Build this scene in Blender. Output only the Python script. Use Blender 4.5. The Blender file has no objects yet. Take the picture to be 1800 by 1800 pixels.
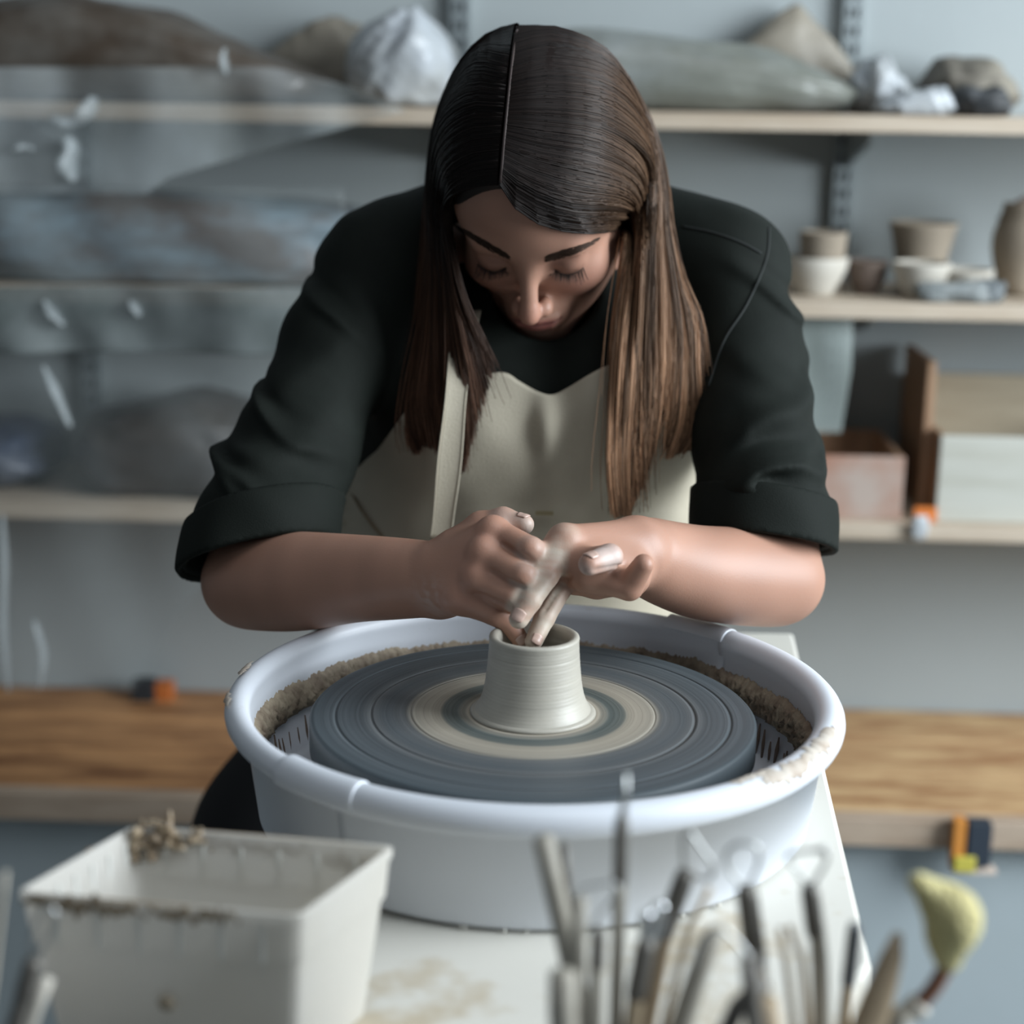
import bpy, math, random
import numpy as np
from mathutils import Vector, Matrix

# ------------------------------------------------------------------ camera, world, light, exposure
S = bpy.context.scene
COL = S.collection
PITCH, ROLL, FPX, CAMH = math.radians(13.84), math.radians(.93), 2966.0, 1.36
cam_d = bpy.data.cameras.new('camera')
cam = bpy.data.objects.new('camera', cam_d); COL.objects.link(cam)
cam_d.sensor_width = 36.0; cam_d.lens = FPX / 1800 * 36.0
cam.matrix_world = Matrix.Translation((0, 0, CAMH)) @ Matrix.Rotation(math.pi/2 - PITCH, 4, 'X') @ Matrix.Rotation(ROLL, 4, 'Z')
cam_d.dof.use_dof = True; cam_d.dof.focus_distance = 1.30; cam_d.dof.aperture_fstop = 2.9
cam_d.clip_start = .05
S.camera = cam

W = bpy.data.worlds.new('world'); S.world = W; W.use_nodes = True
bgn = W.node_tree.nodes['Background']
bgn.inputs[0].default_value = (.78, .90, 1.0, 1); bgn.inputs[1].default_value = .15

def area(name, loc, target, sx, sy, power, col):
    l = bpy.data.lights.new(name, 'AREA'); l.shape = 'RECTANGLE'; l.size = sx; l.size_y = sy
    l.energy = power; l.color = col
    o = bpy.data.objects.new(name, l); COL.objects.link(o); o.location = loc
    o.rotation_euler = (Vector(target) - Vector(loc)).to_track_quat('-Z', 'Y').to_euler()
    return o
area('window_daylight', (2.3, .78, 1.85), (0, 1.40, 1.0), 1.6, 1.7, 148, (.86, .94, 1.0))
area('ceiling_light', (.35, .55, 2.75), (.1, 1.6, .9), .9, .9, 7, (.9, .95, 1.0))
S.view_settings.view_transform = 'Standard'; S.view_settings.look = 'None'
S.view_settings.gamma = 1; S.view_settings.use_curve_mapping = False
S.view_settings.exposure = 0.0
try: S.cycles.use_denoising = True
except Exception: pass

# ------------------------------------------------------------------ measuring: image point -> place at a known depth or height
cp, sp, cr, sr = math.cos(PITCH), math.sin(PITCH), math.cos(ROLL), math.sin(ROLL)
_x, _y = np.array([1., 0, 0]), np.array([0, sp, cp])
AX, AY, AZ = cr*_x + sr*_y, -sr*_x + cr*_y, np.array([0, -cp, sp])
ORG = np.array([0, 0, CAMH])
def ray(px, py): return (px-900)/FPX*AX - (py-900)/FPX*AY - AZ
def at(px, py, Y):
    d = ray(px, py); return ORG + d*(Y/d[1])
def atz(px, py, Z):
    d = ray(px, py); return ORG + d*((Z-CAMH)/d[2])
rng = np.random.default_rng(7); random.seed(7)

# ------------------------------------------------------------------ materials
def srgb(*c): return tuple(((v/255)/12.92 if v/255 <= .04045 else ((v/255+.055)/1.055)**2.4) for v in c)
def mat(name, col, rough=.6, col2=None, scale=8, amt=.5, stretch=(1, 1, 1), spec=.5, bump=0, bscale=60, metal=0, attr=None, alpha=1, trans=0, coat=0, sss=0, detail=4, lo=.4, hi=.65, coord='Object', transl=0):
    m = bpy.data.materials.new(name); m.use_nodes = True; nt = m.node_tree; N = nt.nodes; L = nt.links
    b = N['Principled BSDF']; b.inputs['Roughness'].default_value = rough; b.inputs['Metallic'].default_value = metal
    b.inputs['Specular IOR Level'].default_value = spec; b.inputs['Alpha'].default_value = alpha
    b.inputs['Coat Weight'].default_value = coat
    if sss: b.inputs['Subsurface Weight'].default_value = sss; b.inputs['Subsurface Radius'].default_value = (.012, .005, .003); b.inputs['Subsurface Scale'].default_value = .6
    b.inputs['Base Color'].default_value = (*col, 1)
    tc = N.new('ShaderNodeTexCoord'); mp = N.new('ShaderNodeMapping'); mp.inputs['Scale'].default_value = stretch
    L.new(tc.outputs[coord], mp.inputs[0])
    src = None
    if attr:
        a = N.new('ShaderNodeAttribute'); a.attribute_name = attr; src = a.outputs['Color']; L.new(src, b.inputs['Base Color'])
    if col2:
        n = N.new('ShaderNodeTexNoise'); n.inputs['Scale'].default_value = scale; n.inputs['Detail'].default_value = detail; n.inputs['Roughness'].default_value = .62
        L.new(mp.outputs[0], n.inputs['Vector'])
        r = N.new('ShaderNodeMapRange'); r.inputs[1].default_value = lo; r.inputs[2].default_value = hi; r.inputs[4].default_value = amt
        L.new(n.outputs['Fac'], r.inputs[0])
        x = N.new('ShaderNodeMix'); x.data_type = 'RGBA'; x.inputs[6].default_value = (*col, 1); x.inputs[7].default_value = (*col2, 1)
        if src: L.new(src, x.inputs[6])
        L.new(r.outputs[0], x.inputs[0]); L.new(x.outputs[2], b.inputs['Base Color'])
    if bump:
        n2 = N.new('ShaderNodeTexNoise'); n2.inputs['Scale'].default_value = bscale; n2.inputs['Detail'].default_value = 3
        L.new(mp.outputs[0], n2.inputs['Vector'])
        bp = N.new('ShaderNodeBump'); bp.inputs['Strength'].default_value = bump; bp.inputs['Distance'].default_value = .004
        L.new(n2.outputs['Fac'], bp.inputs['Height']); L.new(bp.outputs[0], b.inputs['Normal'])
    if trans:   # thin translucent plastic: part of the light passes straight through
        t = N.new('ShaderNodeBsdfTransparent'); ms = N.new('ShaderNodeMixShader'); ms.inputs[0].default_value = 1-trans
        L.new(t.outputs[0], ms.inputs[1]); L.new(b.outputs[0], ms.inputs[2]); L.new(ms.outputs[0], N['Material Output'].inputs[0])
    if transl:  # light glows through milky plastic
        out = N['Material Output']; cur = out.inputs[0].links[0].from_socket; t = N.new('ShaderNodeBsdfTranslucent'); t.inputs[0].default_value = (*col, 1); ms = N.new('ShaderNodeMixShader'); ms.inputs[0].default_value = transl
        L.new(cur, ms.inputs[1]); L.new(t.outputs[0], ms.inputs[2]); L.new(ms.outputs[0], out.inputs[0])
    return m

# ------------------------------------------------------------------ object helpers
def link(name, me, m=None, parent=None, smooth=True, kind=None, label=None, cat=None, group=None):
    o = bpy.data.objects.new(name, me); COL.objects.link(o)
    if m is not None and not me.materials: me.materials.append(m)
    if smooth and len(me.polygons): me.polygons.foreach_set('use_smooth', np.ones(len(me.polygons), bool))
    if parent is not None: o.parent = parent; o.matrix_parent_inverse = parent.matrix_world.inverted()
    tag(o, label, cat, group, kind); return o
def tag(o, label=None, cat=None, group=None, kind=None):
    if label: o['label'] = label
    if cat: o['category'] = cat
    if group: o['group'] = group
    if kind: o['kind'] = kind
    return o
def empty(name, loc, label, cat, group=None):
    o = bpy.data.objects.new(name, None); COL.objects.link(o); o.location = Vector([float(v) for v in loc]); o.empty_display_size = .05
    o.matrix_world = Matrix.Translation(o.location)
    return tag(o, label, cat, group)
def pymesh(name, v, f):
    me = bpy.data.meshes.new(name)
    me.from_pydata([tuple(map(float, p)) for p in v], [], f); me.update(); return me
def npmesh(name, V, Q):
    me = bpy.data.meshes.new(name); V = np.ascontiguousarray(V, np.float32); Q = np.ascontiguousarray(Q, np.int32); n, k = Q.shape
    me.vertices.add(len(V)); me.vertices.foreach_set('co', V.ravel())
    me.loops.add(n*k); me.loops.foreach_set('vertex_index', Q.ravel())
    me.polygons.add(n); me.polygons.foreach_set('loop_start', np.arange(0, n*k, k, dtype=np.int32)); me.polygons.foreach_set('loop_total', np.full(n, k, np.int32))
    me.update(calc_edges=True); me.validate(); return me
def vcol(me, C, name='Col'):
    a = me.color_attributes.new(name, 'FLOAT_COLOR', 'POINT')
    C4 = np.ones((len(C), 4), np.float32); C4[:, :3] = C; a.data.foreach_set('color', C4.ravel())
class MB:
    """collects simple solids into one mesh"""
    def __init__(s): s.v, s.f = [], []
    def add(s, v, f):
        n = len(s.v); s.v += [tuple(map(float, p)) for p in v]; s.f += [tuple(i+n for i in q) for q in f]; return s
    def box(s, c, d, R=None, taper=1.0):
        c = np.array(c, float); v = []
        for z in (-1, 1):
            k = taper if z > 0 else 1
            for x, y in ((-1, -1), (1, -1), (1, 1), (-1, 1)): v.append(np.array([x*d[0]/2*k, y*d[1]/2*k, z*d[2]/2]))
        v = [c + (R @ p if R is not None else p) for p in v]
        return s.add(v, [(3, 2, 1, 0), (4, 5, 6, 7), (0, 1, 5, 4), (1, 2, 6, 5), (2, 3, 7, 6), (3, 0, 4, 7)])
    def tube(s, pts, rad, n=10, cap=True, flat=1.0):
        v, f = tube_vf(pts, rad, n, cap, flat); return s.add(v, f)
    def lathe(s, prof, c=(0, 0, 0), n=64, a0=0, a1=2*math.pi, closed=False):
        full = abs(a1-a0-2*math.pi) < 1e-6; m = len(prof); na = n if full else n+1; v = []; f = []
        for i in range(na):
            a = a0+(a1-a0)*i/n
            for r, z in prof: v.append((c[0]+r*math.cos(a), c[1]+r*math.sin(a), c[2]+z))
        for i in range(n):
            j = (i+1) % na
            for k in range(m if closed else m-1):
                l = (k+1) % m; f.append((i*m+k, j*m+k, j*m+l, i*m+l))
        if closed and not full: f.append(tuple(range(m))); f.append(tuple((na-1)*m+k for k in reversed(range(m))))
        return s.add(v, f)
    def mesh(s, name): return pymesh(name, s.v, s.f)
    def build(s, name, m, parent=None, bevel=0, seg=2, smooth=True, **kw):
        o = link(name, s.mesh(name), m, parent, smooth, **kw)
        if bevel:
            b = o.modifiers.new('bevel', 'BEVEL'); b.width = bevel; b.segments = seg; b.limit_method = 'ANGLE'
            if not smooth: pass
        if smooth and not bevel:
            pass
        return o
def tube_vf(pts, rad, n=10, cap=True, flat=1.0):
    P = np.array(pts, float); m = len(P); rad = np.full(m, rad, float) if np.isscalar(rad) else np.array(rad, float)
    T = np.gradient(P, axis=0); T /= np.linalg.norm(T, axis=1)[:, None]+1e-12
    up = np.array([0, 0, 1.]) if abs(T[0][2]) < .9 else np.array([1., 0, 0]); v = []
    A = np.cross(T[0], up); A /= np.linalg.norm(A)
    for i in range(m):
        A = A - T[i]*(A@T[i]); A /= np.linalg.norm(A); B = np.cross(T[i], A)
        for k in range(n):
            a = 2*math.pi*k/n; v.append(P[i]+rad[i]*(math.cos(a)*A+flat*math.sin(a)*B))
    f = [(i*n+k, i*n+(k+1) % n, (i+1)*n+(k+1) % n, (i+1)*n+k) for i in range(m-1) for k in range(n)]
    if cap: f += [tuple(reversed(range(n))), tuple((m-1)*n+k for k in range(n))]
    return v, f
def spline(P, n):
    """Catmull-Rom through P, n samples, even in arc length"""
    P = np.array(P, float); m = len(P)
    if m == 2: return P[0]+(P[1]-P[0])*np.linspace(0, 1, n)[:, None]
    E = np.vstack([2*P[0]-P[1], P, 2*P[-1]-P[-2]]); out = []
    for i in range(m-1):
        p0, p1, p2, p3 = E[i:i+4]; t = np.linspace(0, 1, 17)[:-1, None]
        out.append(.5*(2*p1+(p2-p0)*t+(2*p0-5*p1+4*p2-p3)*t*t+(3*p1-p0-3*p2+p3)*t**3))
    D = np.vstack(out+[P[-1:]]); s = np.r_[0, np.cumsum(np.linalg.norm(np.diff(D[:, :3], axis=0), axis=1))]
    return np.stack([np.interp(np.linspace(0, s[-1], n), s, D[:, k]) for k in range(D.shape[1])], 1)
def vnoise(P, f, seed=0):
    """cheap smooth pseudo-noise, -1..1"""
    r = np.random.default_rng(seed); o = np.zeros(P.shape[:-1])
    for k in range(6):
        w = r.normal(size=3)*f; o += np.sin(P@w+r.uniform(0, 6.28))
    return o/3.2

# ------------------------------------------------------------------ soft solids: smooth unions of round cones and ellipsoids, meshed by surface nets
class Soft:
    def __init__(s): s.ops = []
    def rc(s, a, b, ra, rb, k=.01, mode='u'):
        a, b = np.array(a, np.float32), np.array(b, np.float32); d = b-a; dd = float(d@d)+1e-12; R = max(ra, rb)
        def fn(p):
            q = p-a; t = np.clip(q@d/dd, 0, 1); return np.sqrt(((q-t[..., None]*d)**2).sum(-1))-(ra+t*(rb-ra))
        s.ops.append((fn, np.minimum(a, b)-R, np.maximum(a, b)+R, mode, k)); return s
    def chain(s, pts, k=.006, k0=None, mode='u'):
        for i in range(len(pts)-1): s.rc(pts[i][0], pts[i+1][0], pts[i][1], pts[i+1][1], (k0 if (i == 0 and k0) else k), mode)
        return s
    def el(s, c, r, k=.01, mode='u', R=None):
        c, r = np.array(c, np.float32), np.array(r, np.float32); R_ = None if R is None else np.array(R, np.float32)
        def fn(p):
            q = p-c
            if R_ is not None: q = q@R_
            k0 = np.sqrt(((q/r)**2).sum(-1)); k1 = np.sqrt(((q/(r*r))**2).sum(-1))+1e-9; return k0*(k0-1)/k1
        e = r if R is None else np.abs(R_)@r
        s.ops.append((fn, c-e, c+e, mode, k)); return s
    def disp(s, fn, lo=(-9, -9, -9), hi=(9, 9, 9)): s.ops.append((fn, np.array(lo, np.float32), np.array(hi, np.float32), 'd', 0)); return s
    def ev(s, P, centers=None, rad=0):
        """P (n,m,3) sample groups; centers/rad let whole groups be skipped"""
        D = np.full(P.shape[:-1], 1.0, np.float32)
        for fn, lo, hi, mode, k in s.ops:
            if centers is not None:
                e = k+rad; i = np.nonzero(((centers > lo-e) & (centers < hi+e)).all(1))[0]
                if not len(i): continue
            else: i = slice(None)
            d = D[i]
            if mode == 'd': D[i] = d+fn(P[i]); continue
            q = fn(P[i]).astype(np.float32)
            if mode == 's': q = -q; h = np.maximum(k-np.abs(d-q), 0)/max(k, 1e-6); D[i] = np.maximum(d, q)+h*h*k*.25
            else: h = np.maximum(k-np.abs(d-q), 0)/max(k, 1e-6); D[i] = np.minimum(d, q)-h*h*k*.25
        return D
    def bounds(s):
        u = [o for o in s.ops if o[3] == 'u']; return np.min([o[1] for o in u], 0)-.01, np.max([o[2] for o in u], 0)+.01
    def net(s, h):
        lo, hi = s.bounds(); B = 8; bs = B*h; nb = np.ceil((hi-lo)/bs).astype(int)
        g = np.stack(np.meshgrid(*[np.arange(n) for n in nb], indexing='ij'), -1).reshape(-1, 3)
        cen = (lo+(g+.5)*bs).astype(np.float32); r = bs*.87
        d = s.ev(cen[:, None, :], cen, r*2.2)[:, 0]; g = g[np.abs(d) < r*2.2]
        l = np.stack(np.meshgrid(*[np.arange(B+1)]*3, indexing='ij'), -1).reshape(-1, 3)
        dims = nb*B+2; VK, VP, QK = [], [], []
        key = lambda c: (c[..., 0]*dims[1]+c[..., 1])*dims[2]+c[..., 2]
        C8 = np.array([[i, j, k] for i in (0, 1) for j in (0, 1) for k in (0, 1)])
        E = [(a, b) for a in range(8) for b in range(a+1, 8) if np.abs(C8[a]-C8[b]).sum() == 1]
        F_all = np.empty((len(g), B+1, B+1, B+1), np.float32)
        for c0 in range(0, len(g), 1500):
            P = (lo+(g[c0:c0+1500, None, :]*B+l[None])*h).astype(np.float32); F_all[c0:c0+1500] = s.ev(P, P.mean(1), r).reshape(-1, B+1, B+1, B+1)
        bk = (g[:, 0]*(nb[1]+1)+g[:, 1])*(nb[2]+1)+g[:, 2]; bo = np.argsort(bk); sk = bk[bo]
        for ax, st in ((0, (nb[1]+1)*(nb[2]+1)), (1, nb[2]+1), (2, 1)):      # neighbouring blocks share the values on their common face
            j = np.minimum(np.searchsorted(sk, bk+st), len(sk)-1); okb = sk[j] == bk+st; src = bo[j[okb]]
            a_, b_ = [slice(None)]*4, [slice(None)]*4; a_[0] = np.nonzero(okb)[0]; a_[ax+1] = B; b_[0] = src; b_[ax+1] = 0; F_all[tuple(a_)] = F_all[tuple(b_)]
        for c0 in range(0, len(g), 1500):
            gg = g[c0:c0+1500]; F = F_all[c0:c0+1500]
            cs = np.stack([F[:, i:B+i, j:B+j, k:B+k] for i, j, k in C8], -1); neg = (cs < 0).sum(-1)
            w = np.nonzero((neg > 0) & (neg < 8)); f = cs[w]; base = gg[w[0]]*B+np.stack(w[1:], -1)
            acc = np.zeros((len(f), 3)); cnt = np.zeros(len(f))
            for a, b in E:
                fa, fb = f[:, a], f[:, b]; m = (fa < 0) != (fb < 0); t = np.where(m, fa/np.where(m, fa-fb, 1), 0)
                acc += np.where(m[:, None], C8[a]+t[:, None]*(C8[b]-C8[a]), 0); cnt += m
            VK.append(key(base)); VP.append(lo+(base+acc/cnt[:, None])*h)
            for ax in range(3):
                b_, c_ = (ax+1) % 3, (ax+2) % 3
                sl0 = [slice(0, B)]*3; sl1 = list(sl0); sl1[ax] = slice(1, B+1)
                f0, f1 = F[(slice(None), *sl0)], F[(slice(None), *sl1)]
                m = np.nonzero((f0 < 0) != (f1 < 0)); p = gg[m[0]]*B+np.stack(m[1:], -1); up = f0[m] < 0
                eb = np.zeros(3, int); eb[b_] = 1; ec = np.zeros(3, int); ec[c_] = 1
                q = np.stack([key(p-eb-ec), key(p-ec), key(p), key(p-eb)], 1); q[~up] = q[~up][:, ::-1]; QK.append(q)
        VK = np.concatenate(VK); VP = np.concatenate(VP); QK = np.concatenate(QK); o = np.argsort(VK); VK, VP = VK[o], VP[o]
        idx = np.searchsorted(VK, QK); idx = np.minimum(idx, len(VK)-1); ok = (VK[idx] == QK).all(1)
        return VP, idx[ok]
    def hit(s, px, py, y0, y1, n=160):
        """where the sight lines through the image points first meet the solid"""
        D = np.array([ray(a, b) for a, b in zip(np.atleast_1d(px), np.atleast_1d(py))]); ys = np.linspace(y0, y1, n)
        P = ORG+D[:, None, :]*(ys[None, :, None]/D[:, None, 1:2]); F = s.ev(P.astype(np.float32)); neg = F < 0
        i = np.where(neg.any(1), neg.argmax(1), n-1); i = np.clip(i, 1, n-1); r = np.arange(len(i)); fa, fb = F[r, i-1], F[r, i]
        t = np.where(neg.any(1), fa/np.where(fa-fb == 0, 1, fa-fb), 0); return P[r, i-1]+(P[r, i]-P[r, i-1])*t[:, None], neg.any(1)

# ------------------------------------------------------------------ the room
WY = 2.50; YAW = math.radians(2.0)          # wall behind the shelves, turned a little
RW = np.array([[math.cos(YAW), math.sin(YAW), 0], [-math.sin(YAW), math.cos(YAW), 0], [0, 0, 1]])
def wl(x, y, z): """shelf-wall frame: x along the wall, y away from it into the room, z up"""; return RW @ np.array([x, -y, z]) + np.array([0, WY, 0])
M_wall = mat('wall_paint', (.355, .39, .395), .85, (.31, .34, .34), 1.2, .5, bump=.08, bscale=40)
M_floor = mat('grey_floor', (.22, .23, .23), .6, (.17, .18, .18), 3)
m = MB(); m.box(wl(0, -.06, 1.5), (7, .12, 3.2), RW); m.build('wall_back', M_wall, smooth=False, kind='structure')
m = MB(); m.box((0, .6, -.05), (7, 5, .1)); m.build('floor', M_floor, smooth=False, kind='structure')

M_shelf = mat('shelf_wood', (.50, .42, .33), .6, (.36, .28, .20), 5, .7, (1, 12, 12))
M_plank = mat('bench_wood', (.50, .265, .115), .6, (.19, .082, .032), 3.6, 1, (1.6, 9, 9), bump=.2, bscale=20, detail=6)
M_plank2 = mat('bench_wood_pale', (.55, .37, .19), .7, (.28, .13, .052), 4, 1, (1.6, 9, 9), bump=.2, bscale=20, detail=6)  # paler, yellower tone for the planks right of the split
M_edge = mat('bench_edge', (.42, .33, .25), .7, (.26, .18, .12), 6, .6, (1, 8, 8))
M_metal = mat('galvanised', (.34, .38, .39), .45, metal=.7)
M_dark = mat('dark_slot', (.03, .035, .035), .8)
def wpix(px, py, dist):
    """point at a given distance in front of the wall, in wall coordinates x, z"""
    n = RW @ np.array([0, -1., 0]); p0 = wl(0, dist, 0); d = ray(px, py); P = ORG+d*((p0-ORG)@n/(d@n)); q = RW.T @ (P-np.array([0, WY, 0])); return q[0], q[2]
SD = .27                                     # shelf depth
SZ = []                                      # shelf top heights
for nm, py, lab, px0, px1 in (('wall_shelf', 196, 'topmost long wooden wall shelf, carrying plastic-wrapped clay', -400, 2300),
                    ('wall_shelf', 524, 'middle wooden wall shelf, with bowls and clay bags on it', -400, 2300),
                    ('wall_shelf', 912, 'lowest wooden wall shelf, with open wooden boxes at its right', -400, 2300)):
    z = wpix(1150, py, SD)[1]; SZ.append(z)
    e = empty(nm, wl(0, 0, z-.02), lab, 'shelf', None)
    b = MB(); b.box(wl(.1, SD/2, z-.011), (3.4, SD, .022), RW); b.build('board', M_shelf, e, .002, smooth=False)
    for px in (140, 800, 1490):
        x = wpix(px, py, .0)[0]; b = MB()
        for dy in (0,):
            b.add([wl(x-.004, .02, z-.023), wl(x+.004, .02, z-.023), wl(x+.004, SD-.04, z-.023), wl(x-.004, SD-.04, z-.023), wl(x-.004, .02, z-.075), wl(x+.004, .02, z-.075), wl(x+.004, SD-.05, z-.035), wl(x-.004, SD-.05, z-.035)],
              [(0, 1, 2, 3), (7, 6, 5, 4), (0, 4, 5, 1), (1, 5, 6, 2), (2, 6, 7, 3), (3, 7, 4, 0)])
        b.build('bracket', M_metal, e, smooth=False)
for px, lab in ((140, 'metal shelf upright on the wall at the far left, behind plastic sheeting'), (806, 'metal shelf upright on the wall left of the person\'s head'), (1487, 'metal shelf upright on the wall above the stacked bowls at the right')):
    x = wpix(px, 250, .02)[0]; e = empty('shelf_upright', wl(x, 0, SZ[2]-.03), lab, 'shelf upright')
    z0, z1 = SZ[2]-.03, SZ[0]+.5
    b = MB(); b.box(wl(x, .001, (z0+z1)/2), (.026, .004, z1-z0), RW)
    for s in (-1, 1): b.box(wl(x+s*.012, .010, (z0+z1)/2), (.003, .018, z1-z0), RW)
    b.box(wl(x, .018, (z0+z1)/2), (.022, .002, z1-z0), RW)
    b.build('channel', M_metal, e, smooth=False)
    k = 0; z = z0+.03
    b = MB()
    while z < z1:
        for s in (-1, 1): b.box(wl(x+s*.0055, .0195, z), (.004, .0015, .014), RW)
        z += .025
    b.build('slots', M_dark, e, smooth=False, kind='stuff')
# bench below the shelves
BD = .42
BZ = wpix(1150, 1428, BD)[1]
e = empty('workbench', wl(0, .2, 0), 'long stained wooden workbench along the wall below the shelves', 'bench')
M_panel = mat('bench_panel', (.36, .41, .43), .8, (.32, .37, .38), 3, .5)
xs = -.72; mats = [M_plank, M_plank, M_plank2]
xsplit = wpix(700, 1428, BD)[0]
for (a, b_, mm) in ((-1.7, xsplit, M_plank), (xsplit+.002, 1.9, M_plank2)):
    for k in range(3):
        w = (BD-.03)/3; q = MB(); q.box(wl((a+b_)/2, .002+w*(k+.5), BZ-.011), (b_-a, w-.003, .022), RW); q.build('plank', mm, e, .002, smooth=False)
q = MB(); q.box(wl(.1, BD-.014, BZ-.020), (3.6, .026, .040), RW); q.build('front_rail', M_edge, e, .002, smooth=False)
q = MB(); q.box(wl(.1, BD-.05, (BZ-.05)/2), (3.6, .02, BZ-.045), RW); q.build('front_panel', M_panel, e, smooth=False)

# ------------------------------------------------------------------ things on the bench
q = wpix(255, 1246, .05); e = empty('tape_box', wl(q[0], .05, BZ), 'small black and orange box at the back of the bench, left of the wheel', 'box')
b = MB(); b.box(wl(q[0], .05, BZ+.016), (.034, .03, .032), RW); b.build('case', mat('black_card', (.02, .025, .03), .5), e, .002, smooth=False)
b = MB(); b.box(wl(q[0]+.031, .045, BZ+.014), (.026, .028, .028), RW); b.build('end_flap', mat('orange_card', (.45, .13, .03), .5), e, .002, smooth=False)
x0, z0 = wpix(1668, 1524, BD+.01); x1, z1 = wpix(1743, 1444, BD+.01)
e = empty('scraper_packet', wl((x0+x1)/2, BD+.01, z0), 'black and orange packet hung over the bench edge at the right', 'packet')
M_or = mat('orange_print', (.55, .22, .04), .5)
b = MB(); b.box(wl(x0+.008, BD+.012, (z0+z1)/2+.004), (.016, .02, z1-z0), RW); b.build('orange_side', M_or, e, .001, smooth=False)
b = MB(); b.box(wl((x0+.018+x1)/2, BD+.012, (z0+z1)/2+.004), (x1-x0-.02, .024, z1-z0-.006), RW); b.build('black_front', mat('navy_card', (.025, .035, .05), .45), e, .001, smooth=False)
b = MB(); b.box(wl(x0+.016, BD+.026, z0+.012), (.028, .006, .022), RW); b.build('yellow_tag', mat('yellow_print', (.50, .44, .07), .5), e, .002, smooth=False)
b = MB(); b.box(wl((x0+x1)/2+.006, BD+.010, z0-.002), (x1-x0+.008, .02, .006), RW); b.build('cream_base', mat('cream_card', (.6, .5, .42), .6), e, .001, smooth=False)

# ------------------------------------------------------------------ lumps of wrapped clay, plastic sheets
def lump(px0, px1, pytop, pybot, dist, depth, seed, m, name, label, cat, rough=.10, pw=2.6, pz=2.3, top=None, group=None, base=None):
    """soft bag: a super-ellipsoid sagging on its base, with creases; top(u) gives the height profile"""
    xa, zb = wpix(px0, pybot, dist); xb, zt = wpix(px1, pytop, dist)
    if base is not None: zb = base
    cx, hw, H = (xa+xb)/2, abs(xb-xa)/2, zt-zb
    nu, nv = 72, 40; V = []
    for j in range(nv+1):
        ph = math.pi*j/nv
        for i in range(nu):
            th = 2*math.pi*i/nu; f = lambda c, e: math.copysign(abs(c)**(2/e), c)
            x, y, z = f(math.sin(ph), pw)*f(math.cos(th), pw), f(math.sin(ph), pw)*f(math.sin(th), 2.2), f(math.cos(ph), pz)
            V.append((x, y, z))
    V = np.array(V); n1 = vnoise(V*np.array([2.4, 1.3, 1.3])*max(1, hw/.2), 1.5, seed); n2 = vnoise(V*np.array([2.5, 1, 1])*max(1, hw/.15), 4.5, seed+1)
    n3 = np.abs(vnoise(V*np.array([3, 1, 2])*max(1, hw/.15), 5, seed+2))
    k = 1+rough*n1+rough*.35*n2-rough*.4*n3; V = V*k[:, None]
    u = V[:, 0]; prof = np.ones(len(V)) if top is None else np.interp(u, top[0], top[1])
    z = (V[:, 2]*.5+.5); z = np.where(z < .1, .1*np.exp(np.minimum(z-.1, 0)*6), z); z = (z-z.min())/(z.max()-z.min())*H*prof
    P = np.array([wl(cx+V[i, 0]*hw, dist+V[i, 1]*depth/2, zb+z[i]) for i in range(len(V))])
    Q = [(j*nu+i, j*nu+(i+1) % nu, (j+1)*nu+(i+1) % nu, (j+1)*nu+i) for j in range(nv) for i in range(nu)]
    return link(name, npmesh(name, P, np.array(Q)), m, label=label, cat=cat, group=group)
pl = dict(bump=.5, bscale=30)
M_brown = mat('brown_clay_bag', (.060, .043, .030), .35, (.13, .12, .105), 7, .8, (1, 1, 1.6), **pl)
M_beige = mat('beige_clay_bag', (.27, .24, .19), .5, (.18, .16, .13), 6, .7, **pl)
M_white = mat('white_plastic_bag', (.44, .47, .50), .35, (.30, .30, .27), 6, .8, **pl)
M_greyp = mat('printed_clay_bag', (.10, .085, .078), .4, (.20, .27, .31), 7, .9, (1, 1, 2.2), **pl)
M_dkb = mat('dark_clay_bag', (.045, .036, .030), .4, (.085, .085, .085), 7, .8, **pl)
M_blue = mat('navy_bag', (.05, .065, .10), .4, (.14, .15, .17), 8, .8, **pl)
M_olive = mat('clouded_plastic', (.165, .172, .148), .35, (.24, .26, .26), 5, .8, (1, 1, 2), **pl)
lump(-260, 605, -8, 196, .165, .17, 1, M_brown, 'clay_bag', 'big brown plastic-wrapped clay mound on the top shelf at far left', 'clay bag', .09, top=([-1, -.1, .35, .7, 1], [.9, 1, .86, .55, .3]), base=SZ[0])
lump(455, 690, 26, 196, .036, .060, 3, M_beige, 'clay_bag', 'dull beige clay bag behind the white bag on the top shelf', 'clay bag', .08, top=([-1, 0, 1], [.65, 1, .9]), base=SZ[0])
lump(606, 822, 4, 196, .17, .16, 5, M_white, 'plastic_bag', 'white knotted plastic bag on the top shelf left of the head', 'bag', .12, pw=2.2, top=([-1, -.3, .2, 1], [.75, .9, 1, .6]), base=SZ[0])
lump(-120, 700, 338, 550, .14, .23, 8, M_greyp, 'clay_bag', 'long grey clay bag with blurred blue print on the middle shelf, far left', 'clay bag', .05, pw=5, pz=4, top=([-1, -.2, .6, 1], [1, 1, .93, .85]), base=SZ[1])
lump(138, 500, 690, 900, .14, .22, 12, M_dkb, 'clay_bag', 'dark brown clay bag on the lowest shelf, beside the raised elbow at left', 'clay bag', .07, pw=3.5, pz=3, top=([-1, .2, 1], [.8, 1, .8]), base=SZ[2])
lump(-150, 96, 735, 900, .13, .22, 14, M_blue, 'clay_bag', 'navy blue clay bag at the left end of the lowest shelf', 'clay bag', .09, pw=3, base=SZ[2])
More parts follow.
